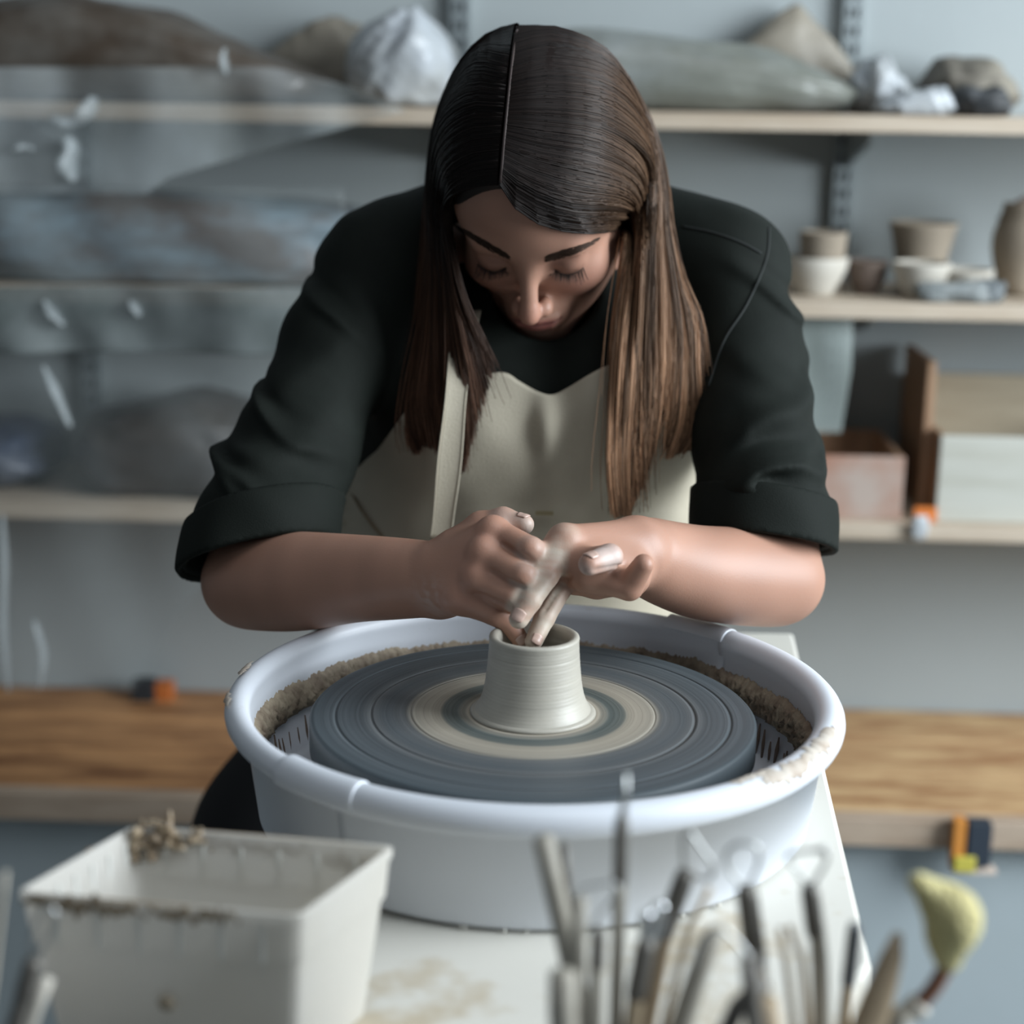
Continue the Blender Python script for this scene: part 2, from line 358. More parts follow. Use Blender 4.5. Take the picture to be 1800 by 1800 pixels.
lump(825, 1500, 52, 200, .165, .16, 18, M_olive, 'clay_bag', 'long clouded plastic-wrapped clay slab on the top shelf, right of the head', 'clay bag', .06, pw=3.6, top=([-1, 0, .55, 1], [1.05, .93, .82, .55]), base=SZ[0])
lump(1225, 1515, 4, 196, .036, .062, 22, M_beige, 'clay_bag', 'pale beige bag rising behind the long clay slab on the top shelf', 'clay bag', .08, top=([-1, .2, 1], [.45, 1, .6]), base=SZ[0])
lump(1478, 1612, 92, 204, .135, .13, 25, M_white, 'plastic_bag', 'crumpled clear-white bag at the end of the long clay slab', 'bag', .16, top=([-1, 0, 1], [.8, 1, .5]), base=SZ[0])
lump(1608, 1792, 96, 206, .115, .17, 27, mat('rough_bark_clay', (.22, .20, .16), .8, (.08, .07, .06), 9, .9, **pl), 'clay_bag', 'rough olive-brown clay lump at the right end of the top shelf', 'clay', .12, top=([-1, -.6, .5, 1], [.8, 1, .95, .6]), base=SZ[0])
lump(1530, 1680, 138, 208, .235, .05, 31, M_white, 'cloth', 'white rag folded in front of the olive-brown clay lump', 'cloth', .18, top=([-1, .2, 1], [.35, .75, 1]), base=SZ[0])
lump(1672, 1782, 150, 210, .235, .05, 33, mat('black_rubber', (.035, .04, .045), .6, (.10, .09, .08), 9), 'rag', 'small black rag on the top shelf at the far right', 'cloth', .18, base=SZ[0])

def sheet(name, label, pts, dist, m, seed, amp=.012, nx=50, ny=60):
    """hanging film: outline rows given as (y, x_left, x_right)"""
    pts = np.array(pts, float); V = []
    for j in range(ny+1):
        y = pts[0, 0]+(pts[-1, 0]-pts[0, 0])*j/ny; a = np.interp(y, pts[:, 0], pts[:, 1]); b = np.interp(y, pts[:, 0], pts[:, 2])
        for i in range(nx+1):
            px = a+(b-a)*i/nx; x, z = wpix(px, y, dist); V.append((x, z))
    V = np.array(V); q = np.stack([V[:, 0]*9, V[:, 1]*4, V[:, 0]*3], 1)
    y = dist+amp*(.45*np.sin(V[:, 0]*31+V[:, 1]*14+3.5*np.sin(V[:, 1]*7+V[:, 0]*5+seed))+1.2*vnoise(q, 1.6, seed)+.6*vnoise(q, 4, seed+3))
    P = np.array([wl(V[i, 0], y[i], V[i, 1]) for i in range(len(V))]); w = nx+1
    Q = [(j*w+i, j*w+i+1, (j+1)*w+i+1, (j+1)*w+i) for j in range(ny) for i in range(nx)]
    o = link(name, npmesh(name, P, np.array(Q)), m, label=label, cat='plastic sheet'); s = o.modifiers.new('thickness', 'SOLIDIFY'); s.thickness = .0006; return o
M_film = mat('clear_film', (.36, .39, .38), .2, (.60, .66, .68), 6, .8, trans=.80, spec=.8)
M_film2 = mat('clear_film_dull', (.34, .39, .37), .3, trans=.60, spec=.5)
M_film3 = mat('thin_clear_film', (.34, .38, .38), .22, (.58, .64, .64), 5, .8, trans=.93, spec=.8)
sh_up = sheet('plastic_sheet', 'clear plastic film draped from the top shelf at the far left of the wall', [(118, -300, 480), (150, -300, 610), (195, -300, 715), (230, -300, 590), (270, -300, 440), (312, -300, 300), (340, -300, 262)], SD+.045, M_film, 4, .010)
sh_lo = sheet('plastic_sheet', 'long clear plastic film hanging from the middle shelf to below the lowest, at far left', [(330, -300, 600), (520, -300, 620), (640, -300, 590), (760, -300, 560), (900, -300, 480), (1000, -300, 380), (1120, -300, 290), (1215, -300, 235)], SD+.02, M_film3, 7, .012)
M_film4 = mat('crumpled_film', (.15, .175, .17), .35, (.27, .30, .30), 9, .8, trans=.35, spec=.6)
sheet('plastic_sheet', 'crumpled grey film hanging over the edge of the middle shelf, at left', [(505, -300, 560), (540, -300, 600), (590, -300, 575), (622, -300, 540)], SD+.068, M_film4, 15, .009, 60, 16)
M_fold = mat('film_fold_highlight', (.50, .55, .56), .25, spec=.8, trans=.62)  # folds coloured white: bright highlights on the film painted in
for i_, pth in enumerate(([(92, 205), (118, 215), (150, 198), (165, 170)], [(118, 240), (126, 262), (118, 290), (130, 318)], [(60, 262), (45, 258), (20, 262)], [(78, 528), (90, 548), (112, 572)], [(76, 642), (98, 690), (124, 750)], [(228, 528), (240, 545), (246, 556)], [(4, 905), (8, 1000), (6, 1100), (16, 1215)], [(60, 1090), (76, 1150), (70, 1210)], [(395, 85), (392, 105), (398, 130)])):
    pts = []
    for x_, y_ in pth: q_ = wpix(x_, y_, SD+.06); pts.append(wl(q_[0], SD+.06, q_[1]))
    n_ = 18; q = MB(); w_ = .026 if i_ in (0, 1) else .012; q.tube(spline(pts, n_), w_*(.35+np.sin(np.linspace(.2, 2.9, n_)))*(1+.12*np.sin(np.arange(n_)*.6+i_)), 10, flat=.3)
    q.build('film_fold', M_fold, sh_up if pth[0][1] < 330 else sh_lo)
sheet('plastic_sheet', 'dull film hanging below the middle shelf behind the sleeve at the right', [(540, 1180, 1502), (650, 1190, 1496), (760, 1200, 1478)], SD-.02, M_film2, 9, .006)

# ------------------------------------------------------------------ pots and boxes on the right
M_bisque = mat('raw_clay', (.30, .25, .19), .85, (.20, .165, .125), 9, .7)
M_pale = mat('pale_clay', (.52, .49, .43), .8, (.36, .33, .28), 8, .7)
M_dkclay = mat('dark_clay', (.13, .095, .075), .8, (.07, .05, .04), 9)
def pot(name, label, px0, px1, pytop, pybot, dist, prof, m, cat, z0=None, tilt=0, th=.004, extra=None, group=None):
    """thrown vessel: prof = (radius fraction, height fraction) outside, with a real wall and hollow"""
    xa, zb = wpix(px0, pybot, dist); xb, zt = wpix(px1, pytop, dist)
    if z0 is not None: zb = z0
    R, H, c = (xb-xa)/2, zt-zb, wl((xa+xb)/2, dist, zb); e = empty(name, c, label, cat, group)
    out = spline([(r*R, z*H, 0) for r, z in prof], 24)[:, :2]; inn = [(max(r-th, .002), max(z, th)) for r, z in out[::-1]]
    P = [(0, 0)]+[tuple(p) for p in out]+inn+[(0, th)]
    b = MB(); b.lathe(P, (0, 0, 0), 48); v = np.array(b.v)
    if tilt: a = tilt; v = v @ np.array([[math.cos(a), 0, -math.sin(a)], [0, 1, 0], [math.sin(a), 0, math.cos(a)]])
    v[:, 2] -= v[:, 2].min(); b.v = [tuple(p+c) for p in v]
    b.build('vessel', m, e); return e, c, R, H
pot('bowl', 'pale round bowl on the middle shelf, directly under the stacked cut pot', 1374, 1492, 452, 515, .18, [(.55, 0), (.72, .25), (.95, .7), (1, 1)], M_pale, 'bowl', SZ[1])
pot('clay_cup', 'short raw clay cup stacked inside the pale round bowl', 1402, 1490, 408, 476, .18, [(.8, 0), (.9, .4), (.97, .8), (1, 1)], M_bisque, 'cup', SZ[1]+.012)
pot('flower_pot', 'flared raw clay pot standing on a pale saucer on the middle shelf', 1556, 1684, 392, 500, .13, [(.62, 0), (.7, .3), (.85, .7), (1, 1)], M_bisque, 'pot', SZ[1]+.004)
pot('saucer', 'pale saucer in front of the flared raw clay pot', 1566, 1672, 462, 520, .20, [(.5, 0), (.75, .3), (.97, .8), (1, 1)], M_pale, 'saucer', SZ[1])
pot('bowl', 'shallow wide bowl left of the leaning jug on the middle shelf', 1640, 1748, 474, 522, .185, [(.5, 0), (.8, .35), (1, 1)], M_pale, 'bowl', SZ[1])
pot('bowl', 'dark brown bowl in the shade between two pale bowls', 1486, 1562, 458, 510, .17, [(.5, 0), (.85, .4), (1, 1)], M_dkclay, 'bowl', SZ[1])
e, c, R, H = pot('jug', 'tall clay jug with a dark pulled spout leaning at the right edge', 1732, 1860, 362, 520, .14, [(.55, 0), (.72, .12), (.98, .45), (1, .65), (.86, .84), (.8, 1)], M_bisque, 'jug', SZ[1], tilt=.06)
b = MB(); b.tube([c+RW@np.array([-R*.75, 0, H*.82]), c+RW@np.array([-R*.3, 0, H*.98]), c+RW@np.array([R*.1, 0, H*1.08])], [.007, .010, .008], 10, flat=.7); b.build('spout_lip', M_dkclay, e)
b = MB(); b.tube([c+RW@np.array([R*.9, 0, H*.8]), c+RW@np.array([R*1.5, 0, H*.7]), c+RW@np.array([R*1.45, 0, H*.4]), c+RW@np.array([R*.95, 0, H*.3])], .006, 10); b.build('handle', M_bisque, e)
lump(1610, 1740, 492, 520, .25, .035, 41, mat('grey_rag', (.20, .22, .22), .8, (.34, .35, .34), 9), 'rag', 'grey rag lying on the middle shelf in front of the bowls', 'cloth', .2, base=SZ[1])
lump(1700, 1770, 488, 519, .25, .03, 43, mat('slate_lump', (.10, .12, .13), .7, (.22, .23, .23), 9), 'sponge', 'dark slate sponge at the foot of the leaning jug', 'sponge', .2, base=SZ[1])

def crate(name, label, px0, px1, pyt, zb, d0, d1, mats, th=.008, h=None, cat='box', back=None):
    xa, zt = wpix(px0, pyt, d1); xb, _ = wpix(px1, pyt, d1); H = zt-zb; e = empty(name, wl((xa+xb)/2, (d0+d1)/2, zb), label, cat)
    f, s, bk, fl = mats; L = xb-xa; hb = H if back is None else back
    for nm, mm, c, d in (('front_panel', f, ((xa+xb)/2, d1-th/2, H/2), (L, th, H)), ('back_panel', bk, ((xa+xb)/2, d0+th/2, hb/2), (L-.002, th, hb)),
                         ('side_panel', s, (xa+th/2, (d0+d1)/2, H/2), (th, d1-d0-2*th, H-.001)), ('side_panel', s, (xb-th/2, (d0+d1)/2, H/2), (th, d1-d0-2*th, H-.001)),
                         ('bottom_panel', fl, ((xa+xb)/2, (d0+d1)/2, th/2), (L-2*th, d1-d0-2*th, th))):
        b = MB(); b.box(wl(c[0], c[1], zb+c[2]), d, RW); b.build(nm, mm, e, .0015, smooth=False)
    return e, xa, xb, H
M_terra = mat('terracotta_stained_wood', (.33, .17, .115), .7, (.42, .38, .34), 9, .7)
M_wood = mat('pale_box_wood', (.42, .36, .26), .65, (.30, .24, .16), 5, .6, (1, 8, 8))
M_whitew = mat('whitewashed_wood', (.46, .46, .41), .7, (.36, .35, .29), 5, .6, (1, 10, 10))
M_tan = mat('tan_box_wood', (.36, .22, .13), .6, (.22, .12, .07), 5, .7, (8, 8, 1))
crate('open_box', 'low terracotta-stained open box on the lowest shelf beside the right sleeve', 1405, 1592, 800, SZ[2], .045, .245, (M_terra, M_tan, M_tan, M_dkclay))
e, xa, xb, H = crate('open_box', 'whitewashed long wooden box at the right end of the lowest shelf', 1655, 2010, 766, SZ[2], .02, .245, (M_whitew, M_tan, M_wood, M_wood), back=.17)
b = MB(); b.box(wl(xa-.006, .10, SZ[2]+.105), (.012, .17, .21), RW); b.build('end_board', M_tan, e, .002, smooth=False)
q = wpix(1628, 897, .25); b = MB(); b.box(wl(q[0], .247, SZ[2]+.010), (.030, .004, .020), RW); tag(b.build('label_tag', mat('orange_tag', (.60, .17, .03), .5), smooth=False), 'orange tag between the two open boxes on the lowest shelf', 'tag')
lump(1598, 1634, 905, 948, SD+.008, .012, 51, M_white, 'putty', 'little white blob of putty on the edge of the lowest shelf', 'putty', .1)
# ------------------------------------------------------------------ potter's wheel
CX, CY, DZ, DR = .0179, 1.1814, .9165, .165          # wheel centre, head height, head radius
RIMZ, RIMR, TZ = .9349, .2262, .843                   # splash-pan rim, table top
M_tablew = mat('stained_laminate', (.66, .64, .58), .45, (.46, .38, .26), 9, .75, lo=.56, hi=.66)
M_steel = mat('grey_steel', (.30, .32, .33), .4, metal=.6)
e = empty('potters_wheel', (CX, CY, 0), 'white-topped potter\'s wheel with a dark turntable in the middle of the picture', 'pottery wheel')
a, b_ = atz(1395, 1112, TZ), atz(1532, 1692, TZ); c_ = atz(1512, 1760, TZ)
yl = .0; dL = np.array([2*(CX-.012)-a[0], a[1], TZ]); 
poly = [a, b_, np.array([b_[0]-.012, b_[1]-.02, TZ]), np.array([b_[0]-.03, .852, TZ]), np.array([CX-.26, .852, TZ]), np.array([CX-.195, b_[1], TZ]), np.array([CX-.155, 1.43, TZ]), np.array([CX+.165, 1.43, TZ]), np.array([CX+.195, a[1], TZ])]
def slab(poly, t): 
    n = len(poly); v = [p for p in poly]+[p-np.array([0, 0, t]) for p in poly]; f = [tuple(reversed(range(n))), tuple(range(n, 2*n))]+[(i, (i+1) % n, n+(i+1) % n, n+i) for i in range(n)]; return v, f
q = MB(); q.add(*slab(poly[::-1], .03)); q.v = q.v; tb = q.build('table_top', M_tablew, e, .004, smooth=False)
q = MB(); q.lathe([(0, TZ-.22), (.11, TZ-.22), (.12, TZ-.03), (0, TZ-.03)], (CX, CY, 0), 32); q.build('motor_housing', M_steel, e)
for lx, ly in ((-.20, .90), (.24, .93), (-.14, 1.40), (.19, 1.40)):
    q = MB(); q.tube([(CX+lx*.9, ly, TZ-.03), (CX+lx*1.05, ly, .02)], .018, 12); g = q.build('leg', M_steel, e)
    q = MB(); q.lathe([(0, 0), (.024, 0), (.024, .022), (.018, .03), (0, .03)], (CX+lx*1.05, ly, 0), 16); q.build('foot', M_dark, g)
q = MB(); q.lathe([(0, TZ-.03), (.03, TZ-.03), (.03, DZ-.03), (0, DZ-.03)], (CX, CY, 0), 24); q.build('shaft', M_steel, e)
# turntable: bands of slip left by turning are true ring stains
m = bpy.data.materials.new('wheel_head_slip'); m.use_nodes = True; nt = m.node_tree; N, L = nt.nodes, nt.links; p = N['Principled BSDF']
tc = N.new('ShaderNodeTexCoord'); sub = N.new('ShaderNodeVectorMath'); sub.operation = 'SUBTRACT'; sub.inputs[1].default_value = (CX, CY, DZ); L.new(tc.outputs['Object'], sub.inputs[0])
wob = N.new('ShaderNodeTexNoise'); wob.inputs['Scale'].default_value = 5; L.new(tc.outputs['Object'], wob.inputs['Vector'])
ln = N.new('ShaderNodeVectorMath'); ln.operation = 'LENGTH'; L.new(sub.outputs[0], ln.inputs[0])
dv = N.new('ShaderNodeMath'); dv.operation = 'DIVIDE'; dv.inputs[1].default_value = DR; L.new(ln.outputs['Value'], dv.inputs[0])
ad = N.new('ShaderNodeMath'); ad.operation = 'MULTIPLY_ADD'; ad.inputs[1].default_value = .03; L.new(wob.outputs['Fac'], ad.inputs[0]); L.new(dv.outputs[0], ad.inputs[2])
rmp = N.new('ShaderNodeValToRGB'); cr_ = rmp.color_ramp; cr_.interpolation = 'EASE'
rings = [(.0, (.34, .30, .24)), (.30, (.36, .32, .26)), (.335, (.22, .21, .18)), (.365, (.11, .13, .125)), (.42, (.13, .145, .135)), (.445, (.30, .27, .22)), (.50, (.34, .305, .25)), (.555, (.29, .265, .22)), (.60, (.13, .14, .145)), (.68, (.10, .115, .125)), (.74, (.135, .145, .15)), (.80, (.09, .105, .115)), (.90, (.10, .118, .13)), (1.0, (.085, .105, .118))]
rings = [(q_, tuple(v*.82 for v in c) if c[0] < .2 else c) for q_, c in rings]
while len(cr_.elements) < len(rings): cr_.elements.new(.5)
for el_, (q_, c) in zip(cr_.elements, rings): el_.position = q_; el_.color = (*c, 1)
L.new(ad.outputs[0], rmp.inputs[0])
fine = N.new('ShaderNodeTexNoise'); fine.noise_dimensions = '1D'; fine.inputs['Scale'].default_value = 46; fine.inputs['Detail'].default_value = 5; fine.inputs['Roughness'].default_value = .75; L.new(dv.outputs[0], fine.inputs['W'])
mx = N.new('ShaderNodeMix'); mx.data_type = 'RGBA'; mx.blend_type = 'OVERLAY'; mx.inputs[0].default_value = .55; L.new(rmp.outputs[0], mx.inputs[6]); L.new(fine.outputs['Fac'], mx.inputs[7]); L.new(mx.outputs[2], p.inputs['Base Color'])
bp = N.new('ShaderNodeBump'); bp.inputs['Strength'].default_value = .25; bp.inputs['Distance'].default_value = .001; L.new(fine.outputs['Fac'], bp.inputs['Height']); L.new(bp.outputs[0], p.inputs['Normal'])
p.inputs['Roughness'].default_value = .5; p.inputs['Specular IOR Level'].default_value = .35; M_head = m
prof = [(0, 0)]
for r in np.linspace(.03, .985, 90):
    prof.append((r*DR, 0))
for r in (.725, .885, .55): pass
prof = [(0, 0)]+[(r*DR, -.00025 if any(abs(r-g) < .004 for g in (.55, .725, .885)) else 0) for r in np.sort(np.r_[np.linspace(.05, .98, 60), [g+d for g in (.55, .725, .885) for d in (-.0041, -.0039, .0039, .0041)]])]
prof += [(DR-.0015, -.0002), (DR, -.0018), (DR, -.024), (DR-.002, -.026), (0, -.026)]
q = MB(); q.lathe([(r, z+DZ) for r, z in prof], (CX, CY, 0), 160); q.build('wheel_head', M_head, e)

# splash pan: two interlocking halves with a rolled rim
M_pan = mat('white_pan_plastic', (.66, .69, .74), .38, (.42, .36, .29), 26, .55, lo=.66, hi=.76, spec=.5)
M_slip = mat('drying_slip', (.34, .28, .20), .65, (.17, .12, .085), 60, .8, bump=.6, bscale=120)
pan = empty('splash_pan', (CX, CY, TZ), 'white round splash pan with a rolled rim around the turntable', 'splash pan')
rt = .0095; rc_ = RIMR-rt; zc_ = RIMZ-rt
def panprof(off):
    o = [(.06, TZ+.002), (.200+off, TZ+.002), (.2035+off, TZ+.006), (rc_-.004+off, zc_-.004)]
    arc = [(rc_+(rt+off*.6)*math.cos(a), zc_+(rt+off*.6)*math.sin(a)) for a in np.linspace(-1.25, math.pi+.3, 16)]
    inn = [(rc_-.008+off*.2, zc_-.012), (.2000+off, TZ+.010), (.1955+off, TZ+.006), (.06, TZ+.006)]
    return o+arc+inn
P1 = atz(577, 1372, RIMZ); P2 = atz(1312, 1100, RIMZ)
A1 = math.atan2(P1[1]-CY, P1[0]-CX); A2 = math.atan2(P2[1]-CY, P2[0]-CX)   # front-left and back-right seams
if A1 > A2: A1 -= 2*math.pi
q = MB(); q.lathe(panprof(.0026), (CX, CY, 0), 96, A1-.0, A2+.0, True); q.build('pan_half', M_pan, pan)
q = MB(); q.lathe(panprof(-.0006), (CX, CY, 0), 96, A2-.02, A1+2*math.pi-.0075, True); q.build('pan_half', M_pan, pan)
def clip(a0, a1, nm='rim_clip'):
    n = 16; pr = []
    arc = [(rc_+(rt+.0028)*math.cos(a), zc_+(rt+.0028)*math.sin(a)) for a in np.linspace(-.5, math.pi-.25, 12)]
    arc2 = [(rc_+(rt+.0004)*math.cos(a), zc_+(rt+.0004)*math.sin(a)) for a in np.linspace(math.pi-.25, -.5, 12)]
    q = MB(); q.lathe(arc+arc2, (CX, CY, 0), n, a0, a1, True); return q.build(nm, M_pan, pan, .0008)
pa, pb = atz(500, 1335, RIMZ), atz(628, 1385, RIMZ); clip(math.atan2(pa[1]-CY, pa[0]-CX), math.atan2(pb[1]-CY, pb[0]-CX))
pa, pb = atz(1318, 1102, RIMZ), atz(1190, 1078, RIMZ); clip(math.atan2(pa[1]-CY, pa[0]-CX), math.atan2(pb[1]-CY, pb[0]-CX))
# dabs of slip dried on the rim
def dab(a0, a1, b0, b1, seed):
    r = np.random.default_rng(seed); n, k = 22, 7; V = []; R_ = rt+.0027
    for i in range(n+1):
        t = i/n; e_ = math.sin(math.pi*t)**.5*(.55+.45*r.random()); mid = (b0+b1)/2+.1*r.normal()*(b1-b0); hb = (b1-b0)/2*e_
        for j in range(k+1):
            u = j/k*2-1; b = mid+hb*u; a = a0+(a1-a0)*t; rr = R_+.0009*(1-u*u)*e_-.0007; V.append((CX+(rc_+rr*math.cos(b))*math.cos(a), CY+(rc_+rr*math.cos(b))*math.sin(a), zc_+rr*math.sin(b)))
    f = [(i*(k+1)+j, (i+1)*(k+1)+j, (i+1)*(k+1)+j+1, i*(k+1)+j+1) for i in range(n) for j in range(k)]
    return pymesh('slip_dab', V, f)
M_dab = mat('dry_slip_dab', (.50, .45, .39), .7, (.36, .29, .23), 60, .9)
ang = lambda x, y: math.atan2(*(atz(x, y, RIMZ)[:2]-np.array([CX, CY]))[::-1])
for x0, y0, x1, y1, b0, b1, sd in ((1480, 1280, 1420, 1340, .5, 1.9, 1), (1430, 1330, 1330, 1370, .2, 1.7, 2), (1370, 1360, 1290, 1385, 1.2, 2.1, 3), (398, 1240, 408, 1215, .6, 1.2, 4), (420, 1190, 445, 1165, .9, 1.6, 5)):
    tag(link('slip_dab', dab(ang(x0, y0), ang(x1, y1), b0, b1, sd), M_dab, pan), 'beige dab of dried slip on the rim')
# ring of half-dried slip thrown onto the inner wall
nA, nB = 720, 9; V = []
for i in range(nA):
    a = 2*math.pi*i/nA; c, s = math.cos(a), math.sin(a)
    up = .906+.0035*(math.sin(a*9)+math.sin(a*23+1)*.7+math.sin(a*47)*.5+random.uniform(-1.4, 1.4))*.28; lo_ = .880
    for k in range(nB):
        t = k/(nB-1); z = lo_+(up-lo_)*t; rw = .2003+(z-TZ)/(zc_-TZ)*(rc_-.008-.2000)
        th = .0052*math.sin(math.pi*min(1, .08+t*.92))**.6*(1+.25*math.sin(a*61+z*900)+.42*random.uniform(-1, 1)) if 0 < k < nB-1 else -.001
        r = rw-th; V.append((CX+r*c, CY+r*s, z))
Q = [(i*nB+k, i*nB+k+1, ((i+1) % nA)*nB+k+1, ((i+1) % nA)*nB+k) for i in range(nA) for k in range(nB-1)]
tag(link('slip_ring', npmesh('slip_ring', np.array(V), np.array(Q)), M_slip, pan), 'brown lumpy ring of drying slip')
M_drip = mat('brown_drip', (.17, .12, .09), .55)
q = MB()
for a0 in list(np.linspace(2.6, 3.75, 24))+list(np.linspace(-.6, .55, 24)):
    a = a0+random.uniform(-.03, .03); h0, h1 = .851+random.random()*.004, .868+random.random()*.012; r0 = .2004; da = random.uniform(-.012, .012)
    q.tube([(CX+(r0+(z-.851)*.09)*math.cos(a+da*t*t), CY+(r0+(z-.851)*.09)*math.sin(a+da*t*t), z) for t, z in ((0, h1), (.5, (h0+h1)/2), (1, h0))], [.0006, .0011+random.random()*.0008, .0009], 6)
tag(q.build('slip_drips', M_drip, pan, kind='stuff'), 'brown drips of slip low on the inner wall')
q = MB()
for k in range(18):
    a = A1+(A2-A1)*(.02+.5*random.random()); r0 = .2055; c = np.array([CX+r0*math.cos(a), CY+r0*math.sin(a), TZ+.0025]); s_ = .0006+random.random()*.0014
    q.lathe([(0, -s_*.7), (s_*.8, -s_*.3), (s_, 0), (s_*.7, s_*.5), (0, s_*.7)], c, 7)
tag(q.build('clay_crumbs', M_tablew, pan, kind='stuff'), 'pale crumbs along the foot of the pan')

# freshly thrown cylinder
e = empty('clay_cylinder', (CX, CY, DZ), 'freshly thrown pale clay cylinder with a flared foot on the turntable', 'pot')
M_wet = mat('wet_pale_clay', (.40, .375, .32), .45, (.34, .32, .275), 14, .6, (1, 1, 6), bump=.05, bscale=200, spec=.55)
Ht = .0580; sc = 1/2260
key = [(.0445, .0), (.0432, .003), (.0405, .008), (.0378, .016), (.0358, .027), (.0345, .040), (.0336, .052), (.0331, .062), (.0333, .066)]
o = spline([(r, z*Ht/.066, 0) for r, z in key], 110)[:, :2]
o = [(r+.00005*math.sin(z*2400)*(.4+.6*math.sin(z*260)**2)+.00003*math.sin(z*1130+1)+(-.0003 if abs(z-.047) < .0005 else 0), z) for r, z in o]
lip = [(.0330+.0, Ht+.0012), (.0315, Ht+.0022), (.0295, Ht+.0022), (.0275, Ht+.001), (.0266, Ht-.002)]
inn = [(.0263+.0003*math.sin(z*900), z) for z in np.linspace(Ht-.006, .016, 24)]+[(.022, .010), (.012, .008), (0, .008)]
q = MB(); q.lathe([(r, DZ+z) for r, z in [(0, 0.0002)]+o+lip+inn], (CX, CY, 0), 128); q.build('vessel_wall', M_wet, e)
q = MB(); q.lathe([(.040, DZ), (.047, DZ+.0004), (.0452, DZ+.0022), (.0432, DZ+.003), (.040, DZ+.0035)], (CX, CY, 0), 96); tag(q.build('foot_ring', M_wet, e), 'thin skirt of wet slip')
# ------------------------------------------------------------------ the potter
def A(px, py, Y): return at(px, py, Y)
person = empty('person', (.03, 1.70, 0), 'person with long brown hair leaning over the wheel in dark green shirt and cream apron', 'person')
# head frame: columns = her left (image right), up, face forward
HM = np.array([[.98430376, -.12072461, -.12873099], [-.17645212, -.68675541, -.70514655], [-.00327817, .71679326, -.69727805]]); HO = np.array([.0213, 1.496, 1.280])
def h(x, y, z): return HO+HM@np.array([x, y, z])
def hl(P): return (P-HO)@HM
body = Soft()
# --- neck, chest, upper arms (under the clothes)
body.el((.03, 1.615, 1.10), (.105, .07, .15), .03).el((.01, 1.65, .93), (.10, .08, .15), .05)
body.rc(A(700, 455, 1.57), A(1250, 450, 1.57), .040, .040, .04)
body.rc(h(0, -.055, -.045), A(950, 520, 1.60), .050, .055, .03)
# --- her right arm (image left)
EL, ER = A(436, 1022, 1.372), A(1368, 1018, 1.372)
armL = [(A(665, 460, 1.555), .042), (A(525, 770, 1.455), .037), (EL, .0375), (A(520, 1022, 1.338), .0375), (A(620, 1017, 1.302), .0318), (A(700, 1017, 1.272), .0285), (A(765, 1018, 1.250), .0255)]
armR = [(A(1278, 460, 1.555), .042), (A(1322, 760, 1.458), .037), (ER, .0370), (A(1300, 1013, 1.345), .0365), (A(1230, 1006, 1.318), .0340), (A(1170, 990, 1.292), .0300), (A(1125, 972, 1.268), .0255)]
for arm in (armL, armR):
    q_ = np.array([[*p, r] for p, r in arm]); q_ = np.vstack([spline(q_[:3], 12)[:-1], spline(q_[2:], 26)]); body.chain([(p[:3], p[3]) for p in q_], .008, .02)
# --- her right hand: back of the hand to the camera, three fingers folded, little finger on the clay
Wl = A(772, 1018, 1.247)
mcp = [(A(866, 936, 1.226), .0118), (A(850, 974, 1.214), .0122), (A(838, 1016, 1.209), .0118), (A(812, 1053, 1.213), .0118)]
for (p, r), o in zip(mcp, ((0, -26, 0), (0, -8, 0), (0, 10, 0), (0, 26, 0))): body.rc(A(780+o[0], 1018+o[1], 1.243), p, .0165, r, .014)
fl = [[mcp[0], (A(932, 967, 1.200), .0102), (A(926, 984, 1.232), .0074), (A(898, 988, 1.238), .0068)],
      [mcp[1], (A(920, 1013, 1.189), .0108), (A(917, 1026, 1.222), .0078), (A(890, 1028, 1.228), .007)],
      [mcp[2], (A(903, 1052, 1.188), .0100), (A(900, 1064, 1.216), .0072), (A(880, 1066, 1.224), .0066)],
      [mcp[3], (A(866, 1078, 1.199), .0086), (A(896, 1097, 1.199), .0074), (A(916, 1127, 1.196), .0064)]]
for f_ in fl: body.chain(f_, .0018, .005)
body.chain([(A(806, 960, 1.252), .015), (A(846, 926, 1.252), .0112), (A(884, 914, 1.247), .0090), (A(921, 922, 1.238), .0078)], .006, .012)
for p, r in ((mcp[0][0], .009), (mcp[1][0], .009), (mcp[2][0], .0085)): body.el(p+np.array([0, -.006, .003]), (r, r*.8, r), .008)
# --- her left hand: two fingers down into the pot, two folded, thumb behind
Wr = A(1120, 968, 1.262)
mA, mB, mE, mG = (A(992, 951, 1.216), .0124), (A(1004, 986, 1.224), .0115), (A(1020, 990, 1.205), .0108), (A(1030, 1010, 1.207), .0110)
for (p, r), o in zip((mA, mB, mE, mG), (-12, -2, 6, 16)): body.rc(A(1112, 968+o, 1.258), p, .0185, r, .014)
fr = [[mA, (A(958, 1011, 1.196), .0102), (A(931, 1055, 1.183), .0088), (A(912, 1088, 1.176), .0074)],
      [mB, (A(984, 1034, 1.213), .0090), (A(957, 1086, 1.199), .0079), (A(938, 1128, 1.187), .0066)],
      [mE, (A(1072, 979, 1.187), .0096), (A(1036, 992, 1.172), .0082)],
      [mG, (A(1106, 1031, 1.198), .0105), (A(1131, 992, 1.190), .0078)]]
for f_ in fr: body.chain(f_, .0020, .006)
body.rc(A(1050, 1003, 1.218), A(1105, 1012, 1.225), .016, .017, .012)
body.chain([(A(1100, 1006, 1.245), .015), (A(1048, 1028, 1.236), .0098), (A(1010, 1029, 1.228), .0076)], .005, .012)
